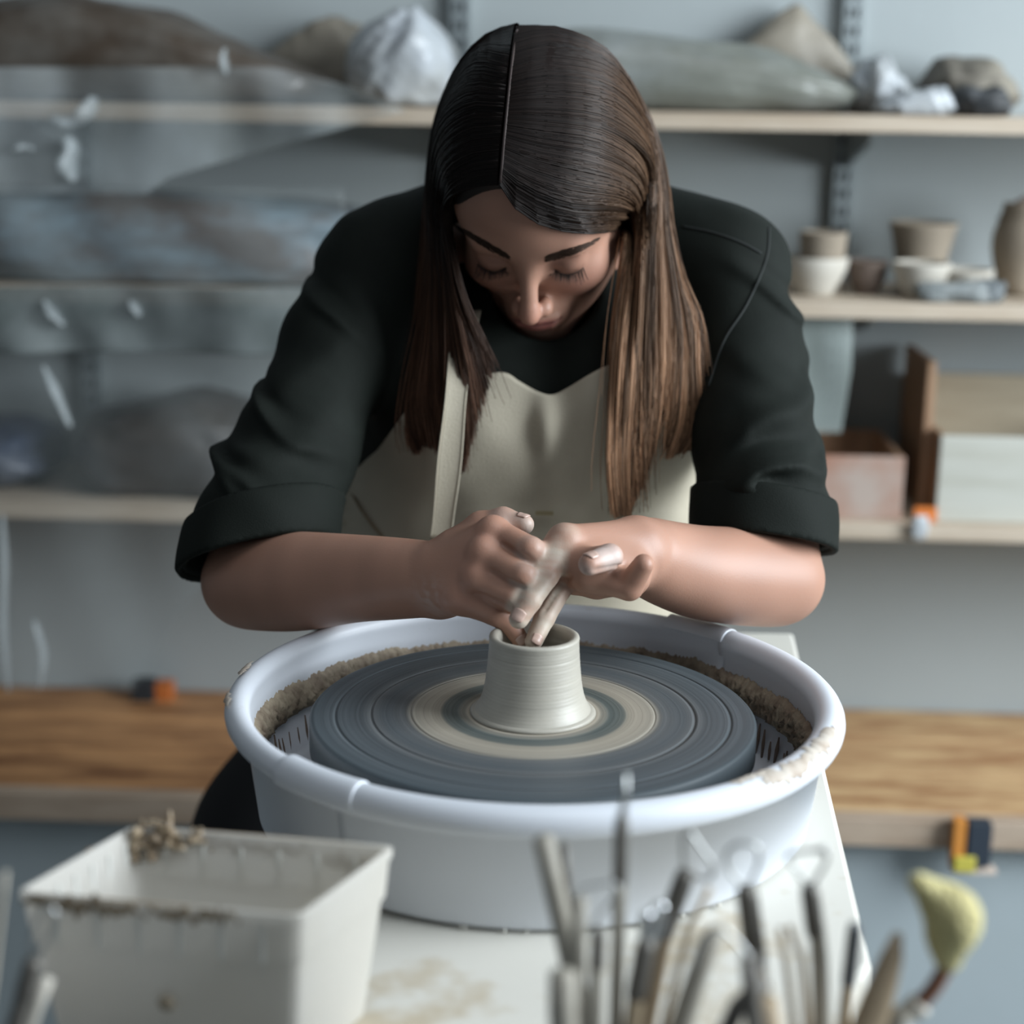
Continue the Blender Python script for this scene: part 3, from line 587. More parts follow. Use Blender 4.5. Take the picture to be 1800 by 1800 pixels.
# folds between the fingers, cut where the surface lies
def crease(path, r=.0021, k=.0022, y0=1.12, y1=1.34):
    p = spline([(x, y, 0) for x, y in path], 9); q, ok = body.hit(p[:, 0], p[:, 1], y0, y1, 240); q = q[ok]
    for i in range(len(q)-1): body.rc(q[i], q[i+1], r, r, k, 's')
handops = body.ops; 
for pth in ([(884, 957), (905, 971), (938, 992)], [(864, 1003), (888, 1018), (918, 1033)], [(834, 1044), (858, 1052), (898, 1069)]): crease(pth)
crease([(1004, 1012), (980, 1040), (955, 1078)], .0010)
crease([(1045, 1003), (1075, 997), (1100, 992)], .0010)
# --- head
Ha = HM
def he(c, r, k=.01, mode='u', tilt=None): body.el(h(*c), r, k, mode, Ha if tilt is None else Ha@tilt)
def hr(a, b, ra, rb, k=.01, mode='u'): body.rc(h(*a), h(*b), ra, rb, k, mode)
he((0, .035, -.010), (.0735, .086, .097), .01)
he((0, .022, .030), (.0655, .062, .0585), .02)              # forehead
he((0, -.035, .028), (.0585, .080, .054), .02)              # face mass
for s in (-1, 1):
    hr((s*.050, -.050, .010), (s*.013, -.099, .066), .019, .0145, .022)      # jaw
    he((s*.036, -.028, .058), (.0265, .022, .021), .018)                     # cheekbone
he((0, -.1020, .0700), (.0160, .0125, .0145), .014)         # chin
hr((-.034, .0185, .0715), (.034, .0185, .0715), .0115, .0115, .015)          # brow ridge
he((0, .016, .077), (.014, .012, .0095), .010)
for s in (-1, 1):
    he((s*.0315, -.001, .0945), (.0185, .0115, .0135), .012, 's')            # eye socket
    he((s*.0315, -.0025, .0700), (.0150, .0132, .0135), .005)                # closed lid over the eyeball
    hr((s*.0170, .0085, .0800), (s*.0445, .0090, .0735), .0012, .0012, .0035, 's')   # crease over the lid
    for k in range(4):
        a0, a1 = -1+k*.5, -.5+k*.5; g = lambda a: (s*(.0315+.0140*a), -.0072-.0040*(1-a*a), .0828-.0035*a*a-.0015*abs(a))
        hr(g(a0), g(a1), .0011, .0011, .0025, 's')                           # lash line
# nose
hr((0, .010, .0795), (0, -.030, .1020), .0072, .0078, .012)
he((0, -.0395, .1065), (.0092, .0085, .0088), .008)
for s in (-1, 1):
    he((s*.0120, -.0425, .0945), (.0066, .0078, .0090), .006)
    he((s*.0066, -.0490, .0985), (.0034, .0024, .0046), .002, 's')
    hr((s*.0195, -.0455, .0885), (s*.0285, -.064, .0800), .0012, .0012, .006, 's')   # smile fold
# mouth
he((0, -.068, .0765), (.027, .020, .0175), .016)
hr((-.018, -.0640, .0880), (-.004, -.0610, .0935), .0034, .0046, .005); hr((.018, -.0640, .0880), (.004, -.0610, .0935), .0034, .0046, .005)
hr((-.013, -.0715, .0888), (.013, -.0715, .0888), .0046, .0046, .005); he((0, -.0720, .0905), (.010, .0050, .0050), .004)
for a, b_ in (((-.0235, -.0655, .0865), (-.010, -.0662, .0945)), ((-.010, -.0662, .0945), (.010, -.0662, .0945)), ((.010, -.0662, .0945), (.0235, -.0655, .0865))): hr(a, b_, .0010, .0010, .0028, 's')
he((0, -.0835, .0855), (.014, .0050, .0050), .006, 's')
V, Q = body.net(.0016)
me = npmesh('body', V, Q)
# skin colour: lips, flushed cheeks and knuckles, clay slip dried on the working fingers
L_ = hl(V); base = np.array([.385, .212, .150]); C = np.tile(base, (len(V), 1))
def mixc(w, col): 
    w = np.clip(w, 0, 1)[:, None]; C[:] = C*(1-w)+np.array(col)*w
face = (np.linalg.norm(V-h(0, -.02, .05), axis=1) < .13)
bl_ = lambda c, r: np.exp(-(((L_-np.array(c))/np.array(r))**2).sum(1))*face
C[:] *= (1+.05*vnoise(V, 90, 4))[:, None]
mixc(.35*(bl_((.04, -.03, .07), (.02, .018, .03))+bl_((-.04, -.03, .07), (.02, .018, .03))+bl_((0, -.04, .11), (.012, .012, .02))), (.50, .20, .15))
lipw = np.clip(1.6-((L_[:, 0]/.0245)**2+((L_[:, 1]+.0665+.00004*0)/.0098)**2)*1.6, 0, 1)*face*(L_[:, 2] > .075)
mixc(lipw*.85, (.34, .115, .10))
mixc(.8*np.exp(-((L_[:, 1]+.0662)/.0013)**2)*(np.abs(L_[:, 0]) < .0235)*face*(L_[:, 2] > .078), (.10, .03, .03))
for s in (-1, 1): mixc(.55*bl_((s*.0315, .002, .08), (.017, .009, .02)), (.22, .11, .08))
def dseg(P, a, b): 
    d = b-a; t = np.clip(((P-a)@d)/(d@d), 0, 1); return np.linalg.norm(P-a-t[:, None]*d, axis=1)
hand = (V[:, 2] < 1.08) & (V[:, 1] < 1.30) & (V[:, 0] > -.06) & (V[:, 0] < .14)
nz = vnoise(V*np.array([.5, 1, 1]), 150, 8); nz2 = vnoise(V, 500, 9)
def dch(ch): return np.min([dseg(V, ch[i][0], ch[i+1][0]) for i in range(len(ch)-1)], axis=0)
dA, dB = dch(fr[0]), dch(fr[1]); clay = (.52, .45, .37)
mixc(hand*np.clip((.0155-dA)/.004, 0, 1)*np.clip(.58+.30*nz+.15*nz2, .2, .9), clay)
mixc(hand*np.clip((.0105-dB)/.003, 0, 1)*np.clip(.85+.3*nz, .3, .95), clay)
mixc(hand*np.clip((.016-dseg(V, *[q[0] for q in fr[2][1:3]]))/.006, 0, 1)*np.clip(.35+.3*nz, 0, .6), (.62, .55, .52))
mixc(hand*np.clip((.013-np.minimum(dch(fl[0][1:]), dch(fl[1][1:])))/.004, 0, 1)*np.clip(.3+.5*nz, 0, .55), (.46, .41, .37))
th = dseg(V, A(884, 914, 1.247), A(921, 922, 1.238)); mixc(hand*np.clip((.014-th)/.006, 0, 1)*np.clip(.6+.3*nz, 0, .9), (.50, .44, .39))
mixc(.5*np.exp(-(np.linalg.norm(V-A(772, 1052, 1.225), axis=1)/.014)**2)*np.clip(.5+nz+nz2, 0, 1), (.55, .47, .43))
for q_ in fl: mixc(hand*.4*np.exp(-(np.linalg.norm(V-q_[0][0], axis=1)/.014)**2), (.50, .24, .18))
vcol(me, C)
M_skin = mat('skin', (.5, .3, .2), .46, attr='Col', sss=.12, spec=.42, bump=.05, bscale=700)
bodyo = link('body', me, M_skin, person)
# fingernails
M_nail = mat('fingernail', (.50, .35, .29), .3, spec=.6)
def nail(a, b, up, w, l, nm='fingernail'):
    """plate on the finger end b (from a), facing up"""
    ra = a[1]; a = a[0]; d = b[0]-a; d /= np.linalg.norm(d); up = np.array(up, float); up -= d*(up@d); up /= np.linalg.norm(up); s = np.cross(d, up); n = 8; v = []
    c = b[0]-d*b[1]*.12
    for i in range(n+1):
        for j in range(n+1):
            x, y = (i/n*2-1), (j/n*2-1); q = math.sqrt(max(0, 1-.42*(x*x*y*y)-.2*x*x)); 
            ang = x*.80*w; sl = y*l*.85*(1-.30*x*x)-b[1]*.10; Ln = np.linalg.norm(b[0]-a)
            r = (b[1]+(ra-b[1])*max(0, -sl)/Ln)*1.005+.00035 if sl <= 0 else math.sqrt(max(b[1]**2-sl*sl, 1e-7))+.0005
            v.append(b[0]+d*sl+s*math.sin(ang)*r+up*math.cos(ang)*r)
    f = [(i*(n+1)+j, (i+1)*(n+1)+j, (i+1)*(n+1)+j+1, i*(n+1)+j+1) for i in range(n) for j in range(n)]
    o = link(nm, pymesh(nm, v, f), M_nail, person); m_ = o.modifiers.new('t', 'SOLIDIFY'); m_.thickness = .0004; m_.offset = 0
nail(fr[0][2], fr[0][3], (-.25, -1, .45), .85, .0058); nail(fr[1][2], fr[1][3], (.3, -1, .3), .8, .0050)
nail(fr[2][1], fr[2][2], (-.2, -.3, 1), .85, .0050); nail(fl[3][2], fl[3][3], (.2, -1, .3), .8, .0045)
nail((A(884, 914, 1.247), .009), (A(921, 922, 1.238), .0078), (.5, -.2, 1), .8, .0055)

# --- eyebrows and lashes: single hairs rooted on the face
def hairs(name, strands, rad, m, n=5, tip=.25):
    v, f = [], []
    for P in strands:
        P = np.array(P); k = len(P); a, b = tube_vf(P, np.linspace(rad, rad*tip, k), 3, False); o = len(v); v += a; f += [tuple(i+o for i in q) for q in b]
    return link(name, pymesh(name, v, f), m, person)
M_brow = mat('brow_hair', (.045, .028, .020), .7, spec=.1); M_lash = mat('lash_hair', (.012, .009, .008), .5)
headonly = Soft(); headonly.ops = [o for o in body.ops if (o[1]+o[2])[2]/2 > 1.19]
def onface(pts): P, ok = headonly.hit([p[0] for p in pts], [p[1] for p in pts], 1.30, 1.62, 220); return P
for nm, path in (('eyebrow', [(898, 455, 4), (880, 446, 6.0), (858, 434, 6.2), (836, 420, 5.2), (818, 409, 3.6), (808, 402, 1.6)]), ('eyebrow', [(957, 457, 4), (975, 452, 6.0), (997, 446, 6.2), (1018, 439, 5.2), (1034, 431, 3.6), (1043, 424, 1.6)])):
    path = np.array(path, float); n = 330; t = rng.random(n); x = np.interp(t, np.linspace(0, 1, 6), path[:, 0]); y = np.interp(t, np.linspace(0, 1, 6), path[:, 1]); w = np.interp(t, np.linspace(0, 1, 6), path[:, 2])
    y0 = y+w*rng.uniform(-1, 1, n); sx = np.sign(path[-1, 0]-path[0, 0]); sl = (path[-1, 1]-path[0, 1])/abs(path[-1, 0]-path[0, 0])
    R0 = onface(list(zip(x, y0))); R1 = onface(list(zip(x+sx*7, y0+sl*7-2.0))); R2 = onface(list(zip(x+sx*13, y0+sl*13-1.5)))
    o_ = np.array([0, -.0006, 0]); hairs(nm, [[a, b+o_*1.0, c+o_*1.4] for a, b, c in zip(R0, R1, R2)], .00042, M_brow)
for s in (-1, 1):
    st = []
    for a in np.linspace(-.95, 1.0, 46):
        g = np.array((s*(.0315+.0140*a), -.0072-.0040*(1-a*a), .0830-.0035*a*a-.0015*abs(a))); ln_ = .0085*(.7+.4*max(a, 0))*(.85+.3*rng.random()); sp_ = s*(a*.42+.12+.10*rng.normal())
        st.append([h(*g), h(g[0]+sp_*ln_*.5, g[1]-ln_*.55, g[2]+ln_*.50), h(g[0]+sp_*ln_, g[1]-ln_*.72, g[2]+ln_*1.0)])
    hairs('eyelash', st, .00036, M_lash)

# --- shirt: torso and sleeves as one soft cloth, cut square at the cuffs
def torso_ops(s, e=0.):
    s.el((.020, 1.585, 1.085), (.165+e, .108+e, .17+e), .03).el((.008, 1.62, .91), (.172+e, .128+e, .19+e), .08)
    for q_ in (-1, 1): s.el((.026+q_*.072, 1.520, 1.085), (.066+e, .052+e, .066+e), .05)
    s.el((.03, 1.64, 1.17), (.17+e, .085+e, .11+e), .05)
    s.chain([(A(655, 470, 1.56), .044+e), (A(715, 443, 1.58), .046+e), (A(800, 425, 1.61), .050+e), (A(1120, 424, 1.61), .050+e), (A(1215, 444, 1.58), .046+e), (A(1285, 468, 1.56), .045+e)], .03)
    return s
slL = [(A(660, 482, 1.556), .0480), (A(596, 600, 1.515), .0480), (A(521, 790, 1.450), .0510), (A(462, 935, 1.392), .0560), (A(436, 1010, 1.37), .057)]
slR = [(A(1284, 476, 1.556), .0470), (A(1308, 600, 1.515), .0470), (A(1321, 760, 1.455), .0500), (A(1341, 910, 1.398), .0545), (A(1350, 1000, 1.375), .056)]
def plane(p0, p1, p2, off=0.):
    n = np.cross(p1-p0, p2-p0); n /= np.linalg.norm(n); n = n if n[2] < 0 else -n; return p0+n*off, n
cutL = (A(344, 1018, 1.40), A(602, 952, 1.405), A(486, 936, 1.338)); cutR = (A(1224, 938, 1.405), A(1464, 972, 1.40), A(1335, 930, 1.335))
def cut(s, pl, sign, lo, hi):
    p, n = pl; s.ops.append((lambda q, p=np.array(p, np.float32), n=np.array(n, np.float32): -(q-p)@n*sign, np.array(lo, np.float32), np.array(hi, np.float32), 's', .002))
bxL = (np.array([-.40, 1.2, .80]), np.array([-.112, 1.48, 1.10])); bxR = (np.array([.135, 1.2, .80]), np.array([.42, 1.48, 1.10]))
def fold(p):
    x, y, z = p[..., 0], p[..., 1], p[..., 2]; out = .0012*np.sin(x*70+z*50+np.sin(z*40)*1.5)*np.sin(y*60+z*30)
    for cx, cz, dx, s in ((-.25, 1.055, .35, 1), (.215, 1.058, -.25, 1)):
        t = (z-cz)+dx*(x-cx)+.012*np.sin(x*40+y*25); out += -.0085*np.exp(-(t/.009)**2)*np.exp(-((x-cx)/.10)**2)-.0070*np.exp(-((t-.035-.02*np.sin(x*30))/.012)**2)*np.exp(-((x-cx)/.09)**2)
    out += -.003*np.exp(-(((z-1.14)+.5*(x-.20))/.012)**2)*np.exp(-((x-.22)/.06)**2)-.003*np.exp(-(((z-1.13)-.6*(x+.18))/.014)**2)*np.exp(-((x+.19)/.06)**2)
    for cx, cz, a, sx in ((.235, 1.035, .18, .05), (.205, 1.06, -.4, .045), (.245, 1.185, .5, .05), (-.235, 1.04, .5, .05), (-.20, 1.09, .7, .05), (-.16, 1.17, .9, .05)):
        t = (z-cz)+a*(x-cx)+.006*np.sin(x*55); out += -.0055*np.exp(-(t/.007)**2)*np.exp(-((x-cx)/sx)**2)+.003*np.exp(-((t-.014)/.008)**2)*np.exp(-((x-cx)/sx)**2)
    return (out*np.clip((np.abs(x-.02)-.145)/.03, 0, 1)*np.clip((z-1.028)/.02, .12, 1)).astype(np.float32)
shirt = torso_ops(Soft()); shirt.chain(slL, .02, .035).chain(slR, .02, .035)
shirt.rc(h(0, -.075, -.05), A(950, 500, 1.60), .060, .066, .03)
shirt.disp(fold)
for pl_, bx, sl, arm in ((plane(*cutL), bxL, slL, armL), (plane(*cutR), bxR, slR, armR)):
    # hollow the sleeve mouth, then cut it off
    p, n = pl_; shirt.rc(sl[3][0], sl[4][0]+(sl[4][0]-sl[3][0]), sl[3][1]-.008, sl[4][1]-.004, .004, 's'); cut(shirt, pl_, 1, *bx)
# neckline opening
he_ = h(0, -.085, .045); shirt.el(he_, (.048, .050, .048), .01, 's')
shirt.ops.append((lambda q: (q[..., 2]-.86).astype(np.float32), np.array((-.3, 1.3, .6), np.float32), np.array((.3, 1.9, .88), np.float32), 's', .002)) if False else None
V, Q = shirt.net(.0030)
M_shirt = mat('dark_green_cotton', (.0090, .0112, .0094), .75, (.0125, .0158, .0132), 30, .5, bump=.15, bscale=900, spec=.12)
M_seam = mat('green_seam', (.009, .012, .011), .8); M_cuff = mat('dark_green_cuff', (.0098, .0122, .0102), .75, bump=.15, bscale=900, spec=.12)
link('shirt', npmesh('shirt', V, Q), M_shirt, person)
for sl, cu, bx in ((slL, cutL, bxL), (slR, cutR, bxR)):
    c = Soft(); e = .0045; c.chain([(p, r+e) for p, r in sl[2:]], .02)
    c.rc(sl[3][0]-(sl[4][0]-sl[3][0])*1.2, sl[4][0]+(sl[4][0]-sl[3][0]), sl[3][1]-.004, sl[4][1]-.002, .003, 's')
    c.disp(lambda p: (.0011*np.sin(p[..., 0]*85+p[..., 2]*60)*np.sin(p[..., 1]*70)).astype(np.float32))
    cut(c, plane(*cu, off=.003), 1, np.array([-1, 0, 0]), np.array([1, 3, 3])); cut(c, plane(*cu, off=-.040), -1, np.array([-1, 0, 0]), np.array([1, 3, 3]))
    V, Q = c.net(.0026); tag(link('cuff', npmesh('cuff', V, Q), M_cuff, person), 'rolled-up sleeve cuff')
def seam(path, y0=1.3, y1=1.75, r=.0011, lift=.0004):
    P = spline([(x, y, 0) for x, y in path], 40)[:, :2]; H_, ok = shirt.hit(P[:, 0], P[:, 1], y0, y1, 200); H_ = H_[ok]
    if len(H_) > 4:
        D = np.array([0, -lift, 0]); q = MB(); q.tube(H_+D, r, 6); q.build('seam', M_seam, person)
seam([(1200, 398), (1250, 408), (1300, 425), (1338, 445)]); seam([(1352, 400), (1350, 440), (1338, 480), (1310, 540), (1272, 600), (1245, 680)])
# --- trousers and shoes
tr = Soft(); tr.el((.02, 1.72, .84), (.175, .13, .12), .04)
for s in (-1, 1): tr.chain([(np.array([.01+s*.095, 1.71, .82]), .100), (np.array([.01+s*(.245 if s < 0 else .18), 1.64, .60]), .083), (np.array([.01+s*(.32 if s < 0 else .20), 1.63, .44]), .072), (np.array([.01+s*(.335 if s < 0 else .22), 1.72, .09]), .056)], .05)
V, Q = tr.net(.006); M_tr = mat('black_trousers', (.007, .007, .008), .85); link('trousers', npmesh('trousers', V, Q), M_tr, person)
for s, x in ((-1, -.325), (1, .23)):
    f = Soft(); f.el((x, 1.67, .035), (.045, .125, .035), .02).el((x, 1.73, .06), (.042, .055, .055), .03); V, Q = f.net(.006); link('shoe', npmesh('shoe', V, Q), M_tr, person)

# --- apron bib wrapped over the chest, with its hanging strap
T = torso_ops(Soft())
def apron_grid(nx=90, ny=80):
    us = np.linspace(0, 1, nx+1); ku = np.array([[0, 712], [.08, 690], [.20, 664], [.29, 657], [.36, 672], [.44, 690], [.50, 696], [.56, 682], [.63, 662], [.71, 645], [.80, 640], [.90, 668], [.96, 710], [1, 770]], float); ku = spline(np.c_[ku[:, 0]*600, ku[:, 1], 0*ku[:, 0]], 120); yt = np.interp(us, ku[:, 0]/600, ku[:, 1]); V = []; yb = 1130
    for j in range(ny+1):
        t = (j/ny)
        y = yt+(yb-yt)*t; xl = np.interp(y, [640, 712, 790, 830, 860, 900, 950, 1130], [770, 722, 666, 622, 606, 592, 590, 596]); xr = np.interp(y, [640, 700, 790, 850, 950, 1130], [1190, 1212, 1228, 1234, 1230, 1222])
        V.append(np.stack([xl+(xr-xl)*us, y], -1))
    return np.array(V)
G = apron_grid(); sh = G.shape[:2]; P, ok = T.hit(G[..., 0].ravel(), G[..., 1].ravel(), 1.34, 1.75, 240); P = P.reshape(*sh, 3); ok = ok.reshape(sh)
for i in range(sh[0]):                       # where the sight line passes the body, let the cloth run on round the side
    good = np.nonzero(ok[i])[0]
    for j in np.nonzero(~ok[i])[0]:
        k = good[np.abs(good-j).argmin()]; P[i, j] = A(G[i, j, 0], G[i, j, 1], min(P[i, k, 1]+abs(j-k)*.004, 1.66))
X, Z = P[..., 0], P[..., 2]; px, py = G[..., 0], G[..., 1]
off = .006+.0115*np.exp(-((px-962-.06*(py-760))/19)**2)*np.exp(-((py-770)/75)**2)+.006*np.exp(-((px-1035+.1*(py-700))/28)**2)*np.exp(-((py-700)/70)**2)
off += .006*np.sin((px-700)*.028+(py-850)*.017)*np.exp(-((px-690)/70)**2)*np.exp(-((py-860)/90)**2)+.005*np.exp(-(((py-905)+.35*(px-1190))/12)**2)*np.exp(-((px-1195)/45)**2)
off += .004*np.exp(-((py-958-.00*(px))/9)**2)*np.exp(-((px-1000)/190)**4)+.0025*np.exp(-((py-905)/8)**2)*np.exp(-((px-1000)/200)**4)+.0012*np.sin(px*.05)*np.sin(py*.04)
D = P-ORG; D /= np.linalg.norm(D, axis=-1, keepdims=True); P = P-D*off[..., None]
# pull ragged depth steps smooth
for _ in range(6): P[1:-1, 1:-1] = .5*P[1:-1, 1:-1]+.125*(P[:-2, 1:-1]+P[2:, 1:-1]+P[1:-1, :-2]+P[1:-1, 2:])
M_apron = mat('cream_canvas', (.47, .425, .335), .8, (.40, .355, .27), 7, .5, bump=.2, bscale=700, spec=.3)
w = sh[1]; Q = [(j*w+i, (j+1)*w+i, (j+1)*w+i+1, j*w+i+1) for j in range(sh[0]-1) for i in range(w-1)]
ap = link('apron', npmesh('apron', P.reshape(-1, 3), np.array(Q)), M_apron, person); s_ = ap.modifiers.new('cloth', 'SOLIDIFY'); s_.thickness = .0022; s_.offset = 1
q = MB(); q.tube(P[0]-D[0]*.0006, .0016, 8, flat=.8); q.build('hem', M_apron, ap)
bp_ = spline([(608, 838, 0), (622, 868, 0), (648, 910, 0), (690, 958, 0)], 20); hb_, okb_ = T.hit(bp_[:, 0], bp_[:, 1], 1.34, 1.75, 240)
if okb_.sum() > 4: q = MB(); q.tube(hb_[okb_]+np.array([0, -.0105, .001]), .0014, 6); tag(q.build('binding', mat('brown_binding', (.20, .15, .09), .8), ap), 'thin brown edge binding')
q = MB(); q.box(A(957, 902, 1.462), (.016, .001, .0035)); tag(q.build('stitching', mat('ochre_thread', (.30, .25, .14), .8), ap, smooth=False), 'small ochre stitch mark')
# strap
ctr = spline([np.array(A(x, y, Y)) for x, y, Y in ((826, 548, 1.478), (820, 570, 1.464), (811, 615, 1.452), (803, 680, 1.438), (794, 770, 1.428), (785, 860, 1.422), (775, 946, 1.420))], 40)
V = []; wv = np.array([.995, .03, 0.10]); nrm = np.array([0, -1, 0.])
for i, c in enumerate(ctr):
    hw = .0095+.0007*math.sin(i*.3); tw = .25*math.sin(i*.12)
    for s in (-1, -.82, .82, 1):
        V.append(c+wv*hw*s+np.array([0, tw*.004*s, 0])-nrm*(0 if abs(s) > .9 else .0004))
Q = [(i*4+k, (i+1)*4+k, (i+1)*4+k+1, i*4+k+1) for i in range(len(ctr)-1) for k in range(3)]
st_ = link('apron_strap', npmesh('apron_strap', np.array(V), np.array(Q)), M_apron, person); s_ = st_.modifiers.new('cloth', 'SOLIDIFY'); s_.thickness = .0024; s_.offset = 0
q = MB(); q.tube([np.array(V[-4])+[0, -.001, .001], np.array(V[-1])+[0, -.001, .001]], .0019, 8); q.build('hem', M_apron, st_)
for s in (0, 3): q = MB(); q.tube([np.array(V[i*4+s])+[0, -.0012, 0] for i in range(len(ctr))], .0007, 6); q.build('edge_stitching', M_apron, st_)
# --- hair: thousands of tapering strands combed along guides from a middle parting
cap = Soft(); cap.el(h(0, .036, -.014), (.082, .0945, .104), .01, 'u', HM); cap.rc(h(0, -.02, -.06), h(0, -.11, -.07), .070, .055, .05)
capm = Soft(); capm.ops = list(cap.ops); capm.el(h(-.010, -.036, .105), (.0672, .122, .085), .012, 's', HM)
pp = [(884, 318), (887, 285), (891, 240), (896, 190), (901, 140), (906, 100), (911, 68)]; ph_, _ = cap.hit([p[0] for p in pp], [p[1] for p in pp], 1.25, 1.75, 260)
pd_ = ph_-h(0, .03, -.012); ph_ = ph_+pd_/np.linalg.norm(pd_, axis=1)[:, None]*.0060
q = MB(); q.tube(spline(ph_, 40), .0024, 8, flat=.6); tag(q.build('hair_parting', mat('scalp', (.060, .042, .038), .6), person), 'pale line of scalp in the parting')
V, Q = capm.net(.003); M_hcap = mat('hair_base', (.013, .009, .0075), .55)
link('hair_base', npmesh('hair_base', V, Q), M_hcap, person)
def guide(pts, N=30, lift=.0055):
    out = []
    hp, ok = cap.hit([p[0] for p in pts], [p[1] for p in pts], 1.25, 1.75, 260)
    for p, q_, o in zip(pts, hp, ok):
        if len(p) > 2: out.append(A(*p))
        elif o: d = q_-h(0, .03, -.012); out.append(q_+d/np.linalg.norm(d)*lift)
        else: out.append(A(p[0], p[1], 1.50))
    return spline(out, N)
GR = [[(884, 322), (902, 354), (946, 386, ), (1005, 400), (1058, 397), (1090, 384), (1098, 412, 1.478), (1090, 480, 1.466), (1080, 570, 1.454), (1074, 700, 1.441), (1070, 820, 1.428), (1080, 912, 1.420)],
      [(885, 292), (930, 322), (1000, 348), (1070, 352), (1106, 372), (1119, 430, 1.474), (1114, 530, 1.462), (1104, 660, 1.442), (1098, 800, 1.430), (1100, 908, 1.422)],
      [(889, 240), (950, 256), (1040, 272), (1100, 305), (1124, 360), (1131, 420, 1.462), (1130, 500, 1.454), (1124, 610, 1.448), (1116, 750, 1.437), (1106, 900, 1.425)],
      [(895, 180), (960, 172), (1060, 188), (1120, 252), (1144, 342, 1.487), (1152, 450, 1.474), (1150, 580, 1.458), (1146, 700, 1.446), (1128, 850, 1.432)],
      [(901, 120), (970, 104), (1070, 134), (1126, 212), (1156, 312, 1.497), (1168, 420, 1.482), (1180, 520, 1.468), (1184, 640, 1.455), (1172, 750, 1.446), (1150, 820, 1.440)],
      [(908, 74), (975, 66), (1060, 104), (1114, 178), (1150, 262, 1.51), (1170, 370, 1.495), (1190, 480, 1.478), (1218, 560, 1.468), (1222, 660, 1.458), (1226, 735, 1.452), (1196, 798, 1.446)],
      [(914, 48), (980, 53), (1060, 90), (1108, 152), (1143, 237, 1.53), (1167, 322, 1.515), (1178, 400, 1.50), (1194, 480, 1.49), (1225, 560, 1.478), (1229, 680, 1.466), (1235, 748, 1.460), (1214, 790, 1.452)]]
GL = [[(880, 322), (850, 325), (816, 334), (800, 352), (796, 400, 1.462), (804, 462, 1.452), (822, 530, 1.446), (848, 590, 1.446), (872, 645, 1.446)],
      [(881, 292), (842, 296), (803, 320), (788, 370, 1.475), (785, 440, 1.468), (792, 520, 1.460), (802, 600, 1.452), (816, 700, 1.444), (822, 805, 1.438)],
      [(885, 240), (832, 247), (792, 282), (774, 350, 1.485), (770, 440, 1.478), (773, 540, 1.470), (776, 640, 1.460), (788, 740, 1.450), (806, 832, 1.442)],
      [(892, 180), (832, 178), (787, 222), (767, 310, 1.50), (761, 400, 1.49), (759, 500, 1.480), (757, 600, 1.470), (752, 700, 1.460), (766, 795, 1.450)],
      [(899, 110), (842, 108), (791, 172), (767, 262, 1.52), (757, 350, 1.51), (752, 440, 1.50), (748, 540, 1.488), (737, 640, 1.476), (729, 720, 1.466), (746, 785, 1.458)],
      [(907, 62), (852, 74), (801, 132), (774, 212, 1.54), (763, 300, 1.53), (755, 380, 1.52), (749, 460, 1.51), (744, 560, 1.498), (728, 660, 1.484), (721, 750, 1.472), (733, 800, 1.464)],
      [(913, 46), (858, 62), (806, 120), (777, 200, 1.56), (763, 290, 1.55), (753, 370, 1.54), (746, 450, 1.53), (740, 560, 1.515), (726, 660, 1.495), (719, 740, 1.480), (726, 790, 1.472)]]
NP_ = 30
